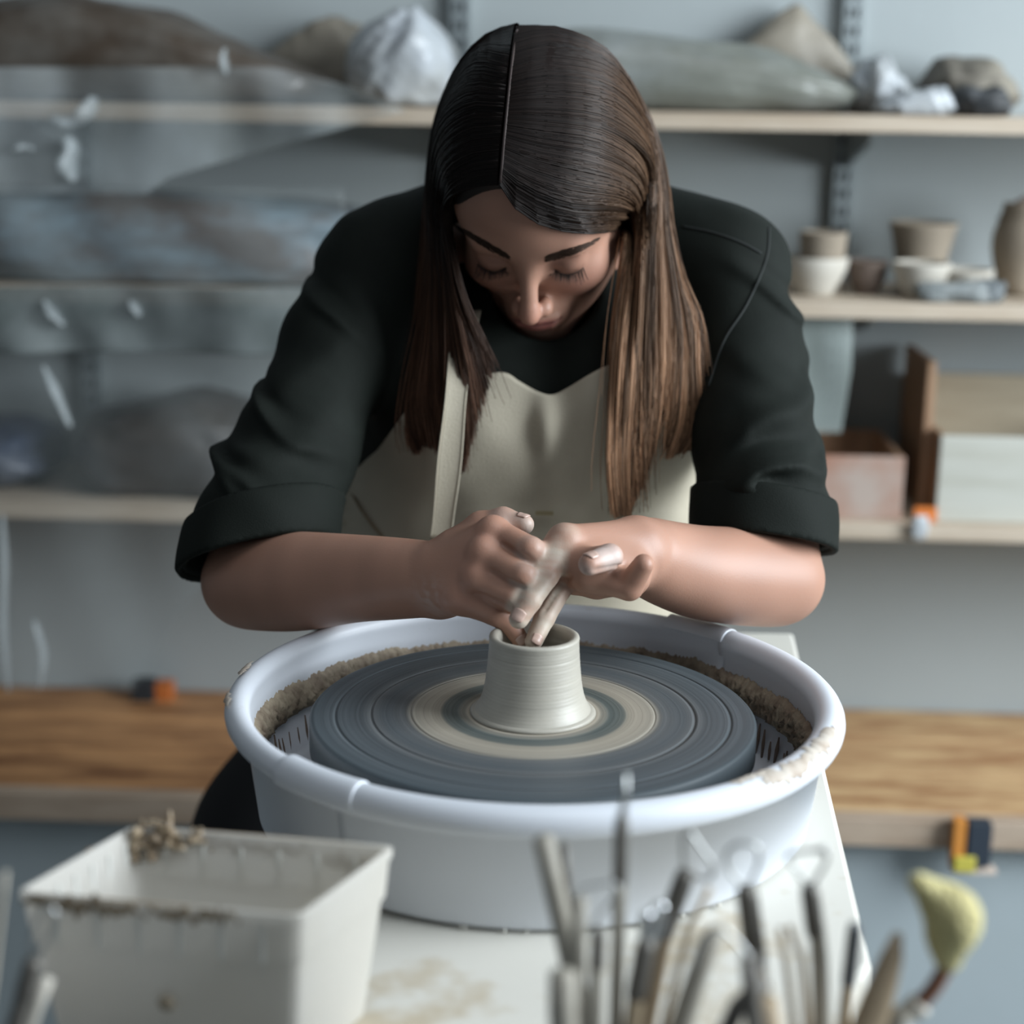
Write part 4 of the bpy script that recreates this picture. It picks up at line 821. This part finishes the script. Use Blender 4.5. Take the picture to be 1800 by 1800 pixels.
def strands(G, n, seed, tipc, gap=0, w0=.14, cl=46):
    r = np.random.default_rng(seed); g = np.array([guide(x, NP_) for x in G]); m = len(g)
    def sample(u):
        s = u*(m-1); i = np.clip(s.astype(int), 0, m-2); t = (s-i)[:, None, None]
        p0, p1, p2, p3 = g[np.maximum(i-1, 0)], g[i], g[i+1], g[np.minimum(i+2, m-1)]
        return p1+.5*t*((p2-p0)+t*(2*p0-5*p1+4*p2-p3+t*(3*p1-p0-3*p2+p3)))
    u = np.clip(np.r_[r.random(n-60), r.random(60)*1.0], 0, 1); t = np.linspace(0, 1, NP_)
    cu = (np.floor(u*cl)+.5+r.normal(size=cl+1)[np.floor(u*cl).astype(int)]*.18)/cl; cu = np.clip(cu, 0, 1)
    ub = u+(cu-u)*.0; P = sample(ub); Pc = sample(cu); k = (.62*np.clip(t-.1, 0, 1)**1.4)[None, :, None]*r.uniform(.5, 1, n)[:, None, None]; P = P*(1-k)+Pc*k
    # depth and sideways scatter; ends fray
    cdep = r.normal(size=cl+1)[np.floor(u*cl).astype(int)]; vdir = P-h(0, .02, -.01); near = np.linalg.norm(vdir, axis=-1, keepdims=True); out = vdir/near; front = np.array([0, -1., 0])
    wt_ = np.clip((t-.35)/.2, 0, 1)[None, :, None]; nd = out*(1-wt_)+front*wt_
    P += nd*((r.random(n)*.0055)[:, None, None]*(.35+.9*t[None, :, None])+np.abs(cdep)[:, None, None]*.0040*np.clip(t*3-.6, 0, 1)[None, :, None]*np.sin(math.pi*np.clip(t*1.15, 0, 1))[None, :, None])
    side = np.array([1., 0, 0]); ph = r.uniform(0, 6.28, n)[:, None]; am = (r.normal(size=n)*.0016)[:, None]
    P += side*((r.normal(size=n)[:, None]*.0013*t+am*np.sin(t[None]*7+ph)*t)[..., None]); P += side*(r.normal(size=n)*(r.random(n) < .05)*.010)[:, None, None]*(t**3)[None, :, None]
    # uneven lengths
    L = np.where(r.random(n) < .25, r.uniform(.80, 1, n), r.uniform(.95, 1.0, n)); L = L*(1-gap*np.exp(-((u-.63)/.05)**2)); idx = L[:, None]*t[None]*(NP_-1); i0 = np.clip(idx.astype(int), 0, NP_-2); fr_ = (idx-i0)[..., None]; ar = np.arange(n)[:, None]
    P = P[ar, i0]*(1-fr_)+P[ar, i0+1]*fr_; tt = L[:, None]*t[None]
    T_ = np.gradient(P, axis=1); T_ /= np.linalg.norm(T_, axis=-1, keepdims=True)+1e-12; B_ = np.cross(T_, np.array([0, -1., .2])); B_ /= np.linalg.norm(B_, axis=-1, keepdims=True)+1e-12; N_ = np.cross(B_, T_)
    rad = (.00052*r.uniform(.7, 1.25, n)[:, None]*(1-.55*t[None]**3))[..., None]
    VV = np.stack([P+rad*B_, P-.5*rad*B_+.866*rad*N_, P-.5*rad*B_-.866*rad*N_], 2)         # n, NP, 3, 3
    root, mid, tip = np.array([.0095, .0062, .0052]), np.array(tipc)*.33, np.array(tipc); w1 = np.clip((tt-w0)/.34, 0, 1)[..., None]; w2 = np.clip((tt-.45)/.5, 0, 1)[..., None]  # ombre from root to tip, with some of the light coloured in
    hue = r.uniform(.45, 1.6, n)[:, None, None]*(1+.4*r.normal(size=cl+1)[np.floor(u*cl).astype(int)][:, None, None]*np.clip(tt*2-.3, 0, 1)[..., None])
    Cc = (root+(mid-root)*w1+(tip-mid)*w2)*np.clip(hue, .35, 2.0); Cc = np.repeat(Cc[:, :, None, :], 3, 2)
    base = np.arange(n)[:, None, None]*NP_*3+np.arange(NP_-1)[None, :, None]*3; k0 = np.arange(3)[None, None]; k1 = (k0+1) % 3
    QQ = np.stack([base+k0, base+k1, base+3+k1, base+3+k0], -1).reshape(-1, 4)
    return VV.reshape(-1, 3), QQ, Cc.reshape(-1, 3), g
M_hair = mat('brown_hair', (.04, .02, .01), .40, attr='Col', spec=.18)
for nm, G, n, seed, tipc, lab in (('hair_strands', GR, 6200, 11, (.33, .19, .11), 'long brown hair falling on the image right, lighter towards the ends'), ('hair_strands', GL, 4200, 12, (.10, .050, .030), 'dark brown hair falling on the image left')):  # paler right and darker left tips: side light painted into the hair colour
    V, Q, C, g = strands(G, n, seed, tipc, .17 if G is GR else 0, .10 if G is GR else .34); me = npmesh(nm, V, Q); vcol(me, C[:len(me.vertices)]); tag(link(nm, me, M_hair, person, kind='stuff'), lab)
    # the mass behind the outer strands
    gs = np.array([spline(g[:, k], 26) for k in range(NP_)]).transpose(1, 0, 2); t = np.linspace(0, 1, NP_); cut_ = int(NP_*.93)
    off = np.array([0, 1., 0])*(.006*np.clip((t-.3)/.2, 0, 1))[:, None]; Bk = (gs+off[None])[1:-1, :cut_]; sh2 = Bk.shape[:2]
    q4 = [(i*sh2[1]+j, (i+1)*sh2[1]+j, (i+1)*sh2[1]+j+1, i*sh2[1]+j+1) for i in range(sh2[0]-1) for j in range(sh2[1]-1)]
    me = npmesh('hair_mass', Bk.reshape(-1, 3), np.array(q4)); cc = np.array([.012, .008, .007])+(np.array(tipc)*.42-np.array([.012, .008, .007]))*np.clip((t[:cut_]-.25)/.6, 0, 1)[:, None]; vcol(me, np.tile(cc, (sh2[0], 1)))
    o = link('hair_mass', me, M_hair, person); s_ = o.modifiers.new('t', 'SOLIDIFY'); s_.thickness = .004; s_.offset = 0
# ------------------------------------------------------------------ white tub in front, left
BXZ = .945
FL, FR, BR, BL = [atz(x, y, BXZ) for x, y in ((20, 1575), (532, 1607), (694, 1493), (238, 1447))]
cen = (FL+FR+BR+BL)/4
# the soft tub is pushed out of square
ux = ((FR-FL)+(BR-BL))/2; wX = np.linalg.norm(ux); ux /= wX; uy = ((BL-FL)+(BR-FR))/2; wY = np.linalg.norm(uy); uy /= wY
RB = np.stack([ux, uy, np.array([0, 0, 1.])], 1); BH = BXZ-TZ
M_tub = mat('milky_tub_plastic', (.82, .80, .765), .42, (.76, .72, .63), 5, .6, trans=.06, spec=.5, transl=.5)
M_rib = mat('tub_rib_plastic', (.80, .80, .76), .5, transl=.25)
M_smear = mat('tub_clay_smear', (.32, .245, .165), .7, (.46, .40, .31), 40, .8)
tub = empty('plastic_tub', (cen[0], cen[1], TZ), 'open milky-white plastic tub smeared with clay, bottom left', 'tub')
def bl(x, y, z): return cen*np.array([1, 1, 0])+RB@np.array([x*wX/2, y*wY/2, 0])+np.array([0, 0, TZ+z])
def ringq(q, levels, ins=0):
    """closed wall through square rings: levels = (z, scale, thickness side) """
    n = len(q.v); r = .10; k = 0; cols = None
    for z, s in levels:
        pts = []
        for sx, sy, a0 in ((1, 1, 0), (-1, 1, 90), (-1, -1, 180), (1, -1, 270)):
            for a in (0, 30, 60, 90):
                t = math.radians(a0+a); pts.append((sx*(1-r)+r*math.cos(t), sy*(1-r)+r*math.sin(t)))
        cols = len(pts); q.v += [tuple(bl(x*s, y*(1-(1-s)*wX/wY), z+.0006)) for x, y in pts]
    for i in range(len(levels)-1):
        for j in range(cols): q.f.append((n+i*cols+j, n+i*cols+(j+1) % cols, n+(i+1)*cols+(j+1) % cols, n+(i+1)*cols+j))
    q.f.append(tuple(n+j for j in reversed(range(cols)))); q.f.append(tuple(n+(len(levels)-1)*cols+j for j in range(cols))); return q
q = MB(); ringq(q, [(0, .84), (.002, .85), (BH-.030, .945), (BH-.0295, .962), (BH-.006, .985), (BH-.0055, 1.0), (BH, 1.0), (BH, .965), (BH-.006, .957), (BH-.030, .93), (.004, .83)]); tb = q.build('shell', M_tub, tub, .0008, smooth=False)
q_ = 0
for side in ('f', 'b', 'l'):
    for t in np.linspace(-.72, .72, 6):
        q = MB(); s = .967 if side in 'fr' else .948
        x, y = {'f': (t, -.968), 'b': (t, .925), 'l': (-.95, t), 'r': (.972, t)}[side]
        d = (.0018, .0008 if side == 'f' else .0016, .022) if side in 'fb' else (.0016, .0020, .022)
        q.box(bl(x, y, BH-.018), d, RB); q.build('rib', M_rib, tub, smooth=False)
q = MB()
for px0, px1, t in ((.0, .5, 0), (.62, .9, 0)): pass
def smear(side, a, b, z, h, seed):
    n = 26; V = []; r = np.random.default_rng(seed)
    for i in range(n+1):
        t = a+(b-a)*i/n; e_ = math.sin(math.pi*i/n)**.5; hh = h*e_*(.55+.45*r.random()); zz = z+.002*r.normal()
        x, y = {'f': (t, -1.002), 'b': (t, .958), 'top_f': (t, -.985), 'top_b': (t, .985)}[side]
        if side[:3] == 'top': V += [bl(x, y-.020*e_, BH+.0002), bl(x, y+.016*e_, BH+.0002), bl(x, y, BH+.0012*e_)]
        else: s_ = -.0012 if side == 'f' else -.0008; V += [bl(x, y, zz-hh/2), bl(x, y, zz+hh/2), bl(x, y, zz)+RB@np.array([0, s_*e_, 0])]
    f = []
    for i in range(n):
        for p_, q2 in ((0, 2), (2, 1)): f.append((i*3+p_, i*3+q2, (i+1)*3+q2, (i+1)*3+p_))
    return pymesh('clay_smear', V, f)
for args in (('f', -.97, -.1, BH-.004, .011, 1), ('f', -.1, .6, BH-.004, .008, 2), ('top_f', -.75, .5, 0, 0, 3), ('top_b', -.95, .95, 0, 0, 4), ('b', -.9, -.55, BH-.012, .016, 5), ('b', .45, .93, BH-.012, .014, 6), ('b', -.5, .4, BH-.006, .008, 7), ('b', -.8, .9, BH-.031, .003, 8)):
    tag(link('clay_smear', smear(*args), M_smear, tub), 'brown clay smear')
# clots of clay stuck in the back left corner of the rim
M_clot = mat('torn_clay', (.36, .28, .19), .4, (.17, .115, .07), 45, .8, bump=.5, bscale=120)
def clot(p, s, seed, nm, lab, grp=None):
    f = Soft(); r = np.random.default_rng(seed)
    for k in range(34): d = r.normal(size=3)*s*np.array([.75, .22, .42]); f.el(p+d, np.abs(r.normal(size=3))*s*.17+s*.07, .0012)
    V, Q = f.net(s/13); return tag(link(nm, npmesh(nm, V, Q), M_clot), lab, 'clay lump', grp)
clot(bl(-.88, .930, BH-.010), .0150, 3, 'clay_clot', 'torn brown clay clot stuck in the back left corner of the tub')
clot(bl(-.70, .955, BH-.004), .0105, 5, 'clay_clot', 'smaller clay clot right of the corner clot on the tub rim')
clot(bl(-.47, .955, BH-.003), .0065, 8, 'clay_clot', 'pale drip-shaped clay clot on the back rim of the tub')
q = MB(); q.lathe([(0, -.0006), (.004, -.0003), (.0048, .0), (.003, .0012), (0, .0016)], (0, 0, 0), 12)
v = np.array(q.v); p0 = bl(.02, -.93, BH*.42); q.v = [tuple(p0+RB@np.array([a[0], -a[2], a[1]])) for a in v]; tag(q.build('clay_spot', M_smear, tub), 'round brown clay spot')

# ------------------------------------------------------------------ tools in a jar, bottom right
TY = .75
jc = at(1275, 1800, TY); JX, JZ0, JZ1 = jc[0], .70, .845
M_jar = mat('stoneware_jar', (.30, .29, .26), .5, (.22, .2, .17), 8)
e = empty('tool_stand', (.03, .70, 0), 'low grey side table in front of the wheel holding the tool jars', 'side table')
q = MB(); q.box((.03, .70, JZ0-.015), (.62, .24, .03)); q.build('top_board', M_panel, e, .003, smooth=False)
for sx in (-1, 1):
    for sy in (-1, 1): q = MB(); q.tube([(.03+sx*.28, .70+sy*.09, JZ0-.03), (.03+sx*.28, .70+sy*.09, 0)], .014, 10); q.build('leg', M_steel, e)
def jar(x, y, r, z1, lab):
    e = empty('tool_jar', (x, y, JZ0), lab, 'jar'); q = MB(); q.lathe([(0, JZ0), (r*.9, JZ0), (r, JZ0+.01), (r, z1-.003), (r-.002, z1), (r-.004, z1-.002), (r-.005, JZ0+.008), (0, JZ0+.006)], (x, y, 0), 48); q.build('jar_body', M_jar, e)
jar(JX, TY, .093, JZ1, 'stoneware jar of clay tools in the bottom right foreground')
M_hand = mat('tool_wood', (.42, .33, .22), .55, (.29, .21, .135), 9, .6, (1, 1, 1))
M_grey = mat('dusty_tool_wood', (.42, .39, .33), .6, (.27, .245, .20), 12, .6)
M_fer = mat('dark_ferrule', (.135, .125, .11), .45, metal=.2)
M_wire = mat('steel_wire', (.52, .53, .52), .3, metal=.9)
M_brightw = mat('polished_steel', (.85, .87, .88), .18, metal=1)
def P_(px, py, Y): return at(px, py, Y)
def shaft(tip, low, Y, r0, r1, m, parent, name='handle', y2=None, ext=1.0):
    """handle from the upper point down through the lower one and on into the jar"""
    a, b = P_(*tip, Y), P_(*low, Y if y2 is None else y2); d = (b-a)/np.linalg.norm(b-a); zend = JZ0+.015; L = (a[2]-zend)/max(-d[2], .2)
    # keep the foot inside the jar
    c = a+d*L; v = np.array([c[0]-JX, c[1]-TY]); n = np.hypot(*v)
    if n > .066: v = v/n*.066; c[0], c[1] = JX+v[0], TY+v[1]
    if abs(b[2]-a[2]) > .02 and L > 0:
        pts = spline([a, a+(b-a)*.6, a*.15+b*.2+c*.65, c], 14)
    q = MB(); q.tube(pts, np.linspace(r0, r1, len(pts)), 12); return q.build(name, m, parent), a, d
def tool(label, tip, low, Y, r0, r1, m, ferr=None, mf=M_fer, name='clay_tool', cat='tool', y2=None):
    a = P_(*low, Y); e = empty(name, (a[0], a[1], JZ0+.015), label, cat)
    h, a, d = shaft(tip, low, Y, r0, r1, m, e, y2=y2)
    if ferr:
        q = MB(); L = ferr; pts = [a-d*.001, a+d*L*.1, a+d*L*.9, a+d*L]; q.tube(pts, [r0*.95, r0*1.18, r0*1.22, r0*1.1], 12); q.build('ferrule', mf, e)
    return e, a, d
def loop(e, pts, Y, r=.0011, m=M_wire, name='wire_loop', closed=False):
    p = [P_(x, y, Y+dy) for x, y, dy in [(t if len(t) == 3 else (*t, 0)) for t in pts]]; q = MB(); q.tube(spline(p, 30), r, 8); return q.build(name, m, e)
# needle tool
e, a, d = tool('tall needle tool with a long steel pin, the tallest of the jar', (1093, 1440), (1087, 1640), .76, .0030, .0048, M_grey, .034)
q = MB(); q.tube([P_(1101, 1360, .76), P_(1099, 1400, .76), a], [.0009, .0017, .0022], 8); q.build('pin', M_wire, e)
# leaning sticks at left
tool('thick greyish stick leaning out at the left of the tool jar', (955, 1474), (1003, 1690), .755, .0052, .0060, M_grey)
tool('thin dark stick just right of the thick leaning stick', (990, 1484), (1006, 1660), .775, .0026, .0036, M_fer)
tool('stubby wooden handle at the left rim of the tool jar', (990, 1712), (995, 1900), .70, .0065, .0070, M_grey)
e, a, d = tool('slim grey brush handle beside the leaning sticks', (1020, 1580), (1012, 1740), .74, .0035, .0060, M_grey)
loop(e, [(1018, 1584), (1022, 1562), (1050, 1556), (1080, 1552), (1086, 1570), (1060, 1600), (1030, 1640), (1024, 1660)], .74, .0008)
tool('grey pointed brush with a dark tip between slim handle and needle tool', (1052, 1636), (1045, 1800), .73, .0030, .0075, M_grey, .02)
# bright double-loop tool
e, a, d = tool('dark-ferruled trimming tool with two gleaming narrow loops', (1136, 1655), (1108, 1800), .735, .0042, .0055, M_hand, .03)
loop(e, [(1136, 1656), (1129, 1630), (1134, 1606), (1142, 1612), (1141, 1640), (1138, 1655)], .735, .0020, M_brightw)
loop(e, [(1147, 1660), (1148, 1610), (1156, 1590), (1166, 1596), (1165, 1625), (1152, 1658)], .74, .0020, M_brightw)
# pear loop tool
e, a, d = tool('loop tool with a tall slanted pear-shaped wire loop', (1206, 1535), (1148, 1690), .765, .0044, .0056, M_hand, .036)
loop(e, [(1206, 1536), (1200, 1500), (1203, 1470), (1212, 1462), (1228, 1484), (1250, 1515), (1254, 1535), (1243, 1545), (1222, 1541), (1208, 1536)], .765)
tool('thin bare wooden stick right of the pear loop tool', (1247, 1562), (1178, 1710), .75, .0018, .0030, M_hand)
# round loop tool
e, a, d = tool('loop tool with a round pale wire loop and dark neck', (1312, 1562), (1336, 1750), .76, .0046, .0058, M_hand, .042)
loop(e, [(1313, 1564), (1285, 1535), (1275, 1505), (1290, 1486), (1315, 1482), (1332, 1490), (1334, 1515), (1322, 1545), (1315, 1564)], .76)
# triangular loop tool
e, a, d = tool('loop tool with a flat-topped triangular blade loop', (1423, 1560), (1452, 1780), .76, .0040, .0060, M_grey, .026)
loop(e, [(1422, 1562), (1400, 1530), (1384, 1506), (1404, 1498), (1432, 1494), (1450, 1491), (1453, 1512), (1438, 1540), (1424, 1562)], .76)
q = MB(); q.tube([P_(1424, 1497, .76), P_(1440, 1494, .76), P_(1449, 1500, .76)], [.0010, .0030, .0022], 6, flat=.3); q.build('blade', M_fer, e)
# big ghostly wire loop and other tools further forward
e, a, d = tool('wide bent ribbon tool with a big faint wire arch', (1316, 1680), (1330, 1860), .70, .0040, .0058, M_fer)
loop(e, [(1215, 1700), (1232, 1650), (1262, 1632), (1290, 1650), (1310, 1674), (1318, 1690)], .70, .0012)
tool('slanted flat wooden knife, dark, low in the middle of the tools', (1345, 1724), (1250, 1830), .71, .0040, .0085, M_fer)
tool('broad pale rib handle slanting low between the loop tools', (1262, 1640), (1180, 1830), .74, .0050, .0105, M_grey)
tool('left one of two thin pointed wooden sticks right of the round loop', (1372, 1630), (1392, 1760), .75, .0014, .0040, M_hand)
tool('right one of two thin pointed wooden sticks right of the round loop', (1388, 1628), (1425, 1740), .755, .0016, .0048, M_hand)
tool('short stick with a dark slate-coloured end near the wooden knife', (1503, 1628), (1488, 1760), .76, .0032, .0040, M_hand, .032, mat('slate_paint', (.10, .11, .12), .5))
tool('stout middle handle with a twisted wire binding', (1345, 1760), (1362, 1900), .71, .0065, .0075, M_hand)
# flat wooden modelling knife
a = P_(1540, 1780, .735); e = empty('modelling_knife', (JX+.05, TY, JZ0+.015), 'broad flat brown wooden modelling knife at the right of the jar', 'tool')
pts = [P_(x, y, .735) for x, y in ((1578, 1640), (1573, 1662), (1562, 1700), (1545, 1750), (1528, 1800), (1505, 1870))]+[np.array([JX+.045, TY, JZ0+.02])]
q = MB(); q.tube(spline(pts, 22), np.interp(np.linspace(0, 1, 22), [0, .05, .15, .35, .6, 1], [.0008, .0020, .0029, .0034, .0032, .002]), 14, flat=2.9); v = np.array(q.v); q.build('blade_and_handle', M_hand, e)
# sponge brush: yellow bristle head on a red-brown stick
a = P_(1650, 1760, .74); e = empty('sponge_stick', (JX+.06, TY, JZ0+.015), 'stick with a yellow sponge head leaning out at the far right', 'sponge tool')
pts = [P_(1668, 1690, .74), P_(1640, 1738, .74), P_(1612, 1768, .74)]; q = MB(); q.tube(spline(pts, 8), [.0040]*8, 10); tag(q.build('neck', mat('red_brown_wood', (.22, .10, .06), .5), e), 'red-brown neck')
pts = [P_(1620, 1762, .74), P_(1604, 1776, .74)]; q = MB(); q.tube(spline(pts, 5), [.0056, .0062, .0062, .0060, .0056], 12); q.build('collar', M_pale, e)
pts = [P_(1606, 1774, .74), P_(1570, 1812, .74), np.array([JX+.058, TY-.0, JZ0+.02])]; q = MB(); q.tube(spline(pts, 12), [.0055]*12, 12); q.build('handle', M_grey, e)
M_sponge = mat('yellow_sponge', (.60, .54, .27), .9, (.40, .33, .13), 30, .6, bump=.9, bscale=260)
f = Soft()
for x, y, r, dy in ((1610, 1548, .0032, 0), (1628, 1562, .0056, 0), (1648, 1582, .0082, .002), (1668, 1600, .0112, 0), (1684, 1610, .0104, -.003), (1676, 1634, .0112, 0), (1662, 1652, .0080, 0), (1664, 1676, .0048, 0), (1668, 1692, .0040, 0)): f.el(P_(x, y, .74+dy), (r, r*1.05, r), .008)
f.disp(lambda p: (.0005*np.sin(p[..., 0]*1500)*np.sin(p[..., 1]*1400+1)*np.sin(p[..., 2]*1450)).astype(np.float32))
V, Q = f.net(.0011); link('sponge_head', npmesh('sponge_head', V, Q), M_sponge, e)
# lone tool in front of the tub at the far left
sx = at(35, 1800, .72); jar(sx[0]-.010, .715, .035, .80, 'small jar hidden low at the bottom left corner')
JX0, TY0 = JX, TY; JX, TY = sx[0]-.010, .715
e, a, d = tool('dark-handled loop tool leaning in front of the tub at the far left', (62, 1688), (30, 1795), .72, .0042, .0058, M_fer, .02)
loop(e, [(60, 1690), (88, 1640), (98, 1605), (78, 1596), (58, 1640), (58, 1688)], .72, .0012)
tool('pale stick cut off by the lower left corner of the picture', (82, 1722), (50, 1800), .735, .0036, .005, M_pale)
e, a, d = tool('grey pointed stick at the left border above the tub corner', (10, 1532), (2, 1600), .735, .0014, .0030, M_grey)
JX, TY = JX0, TY0
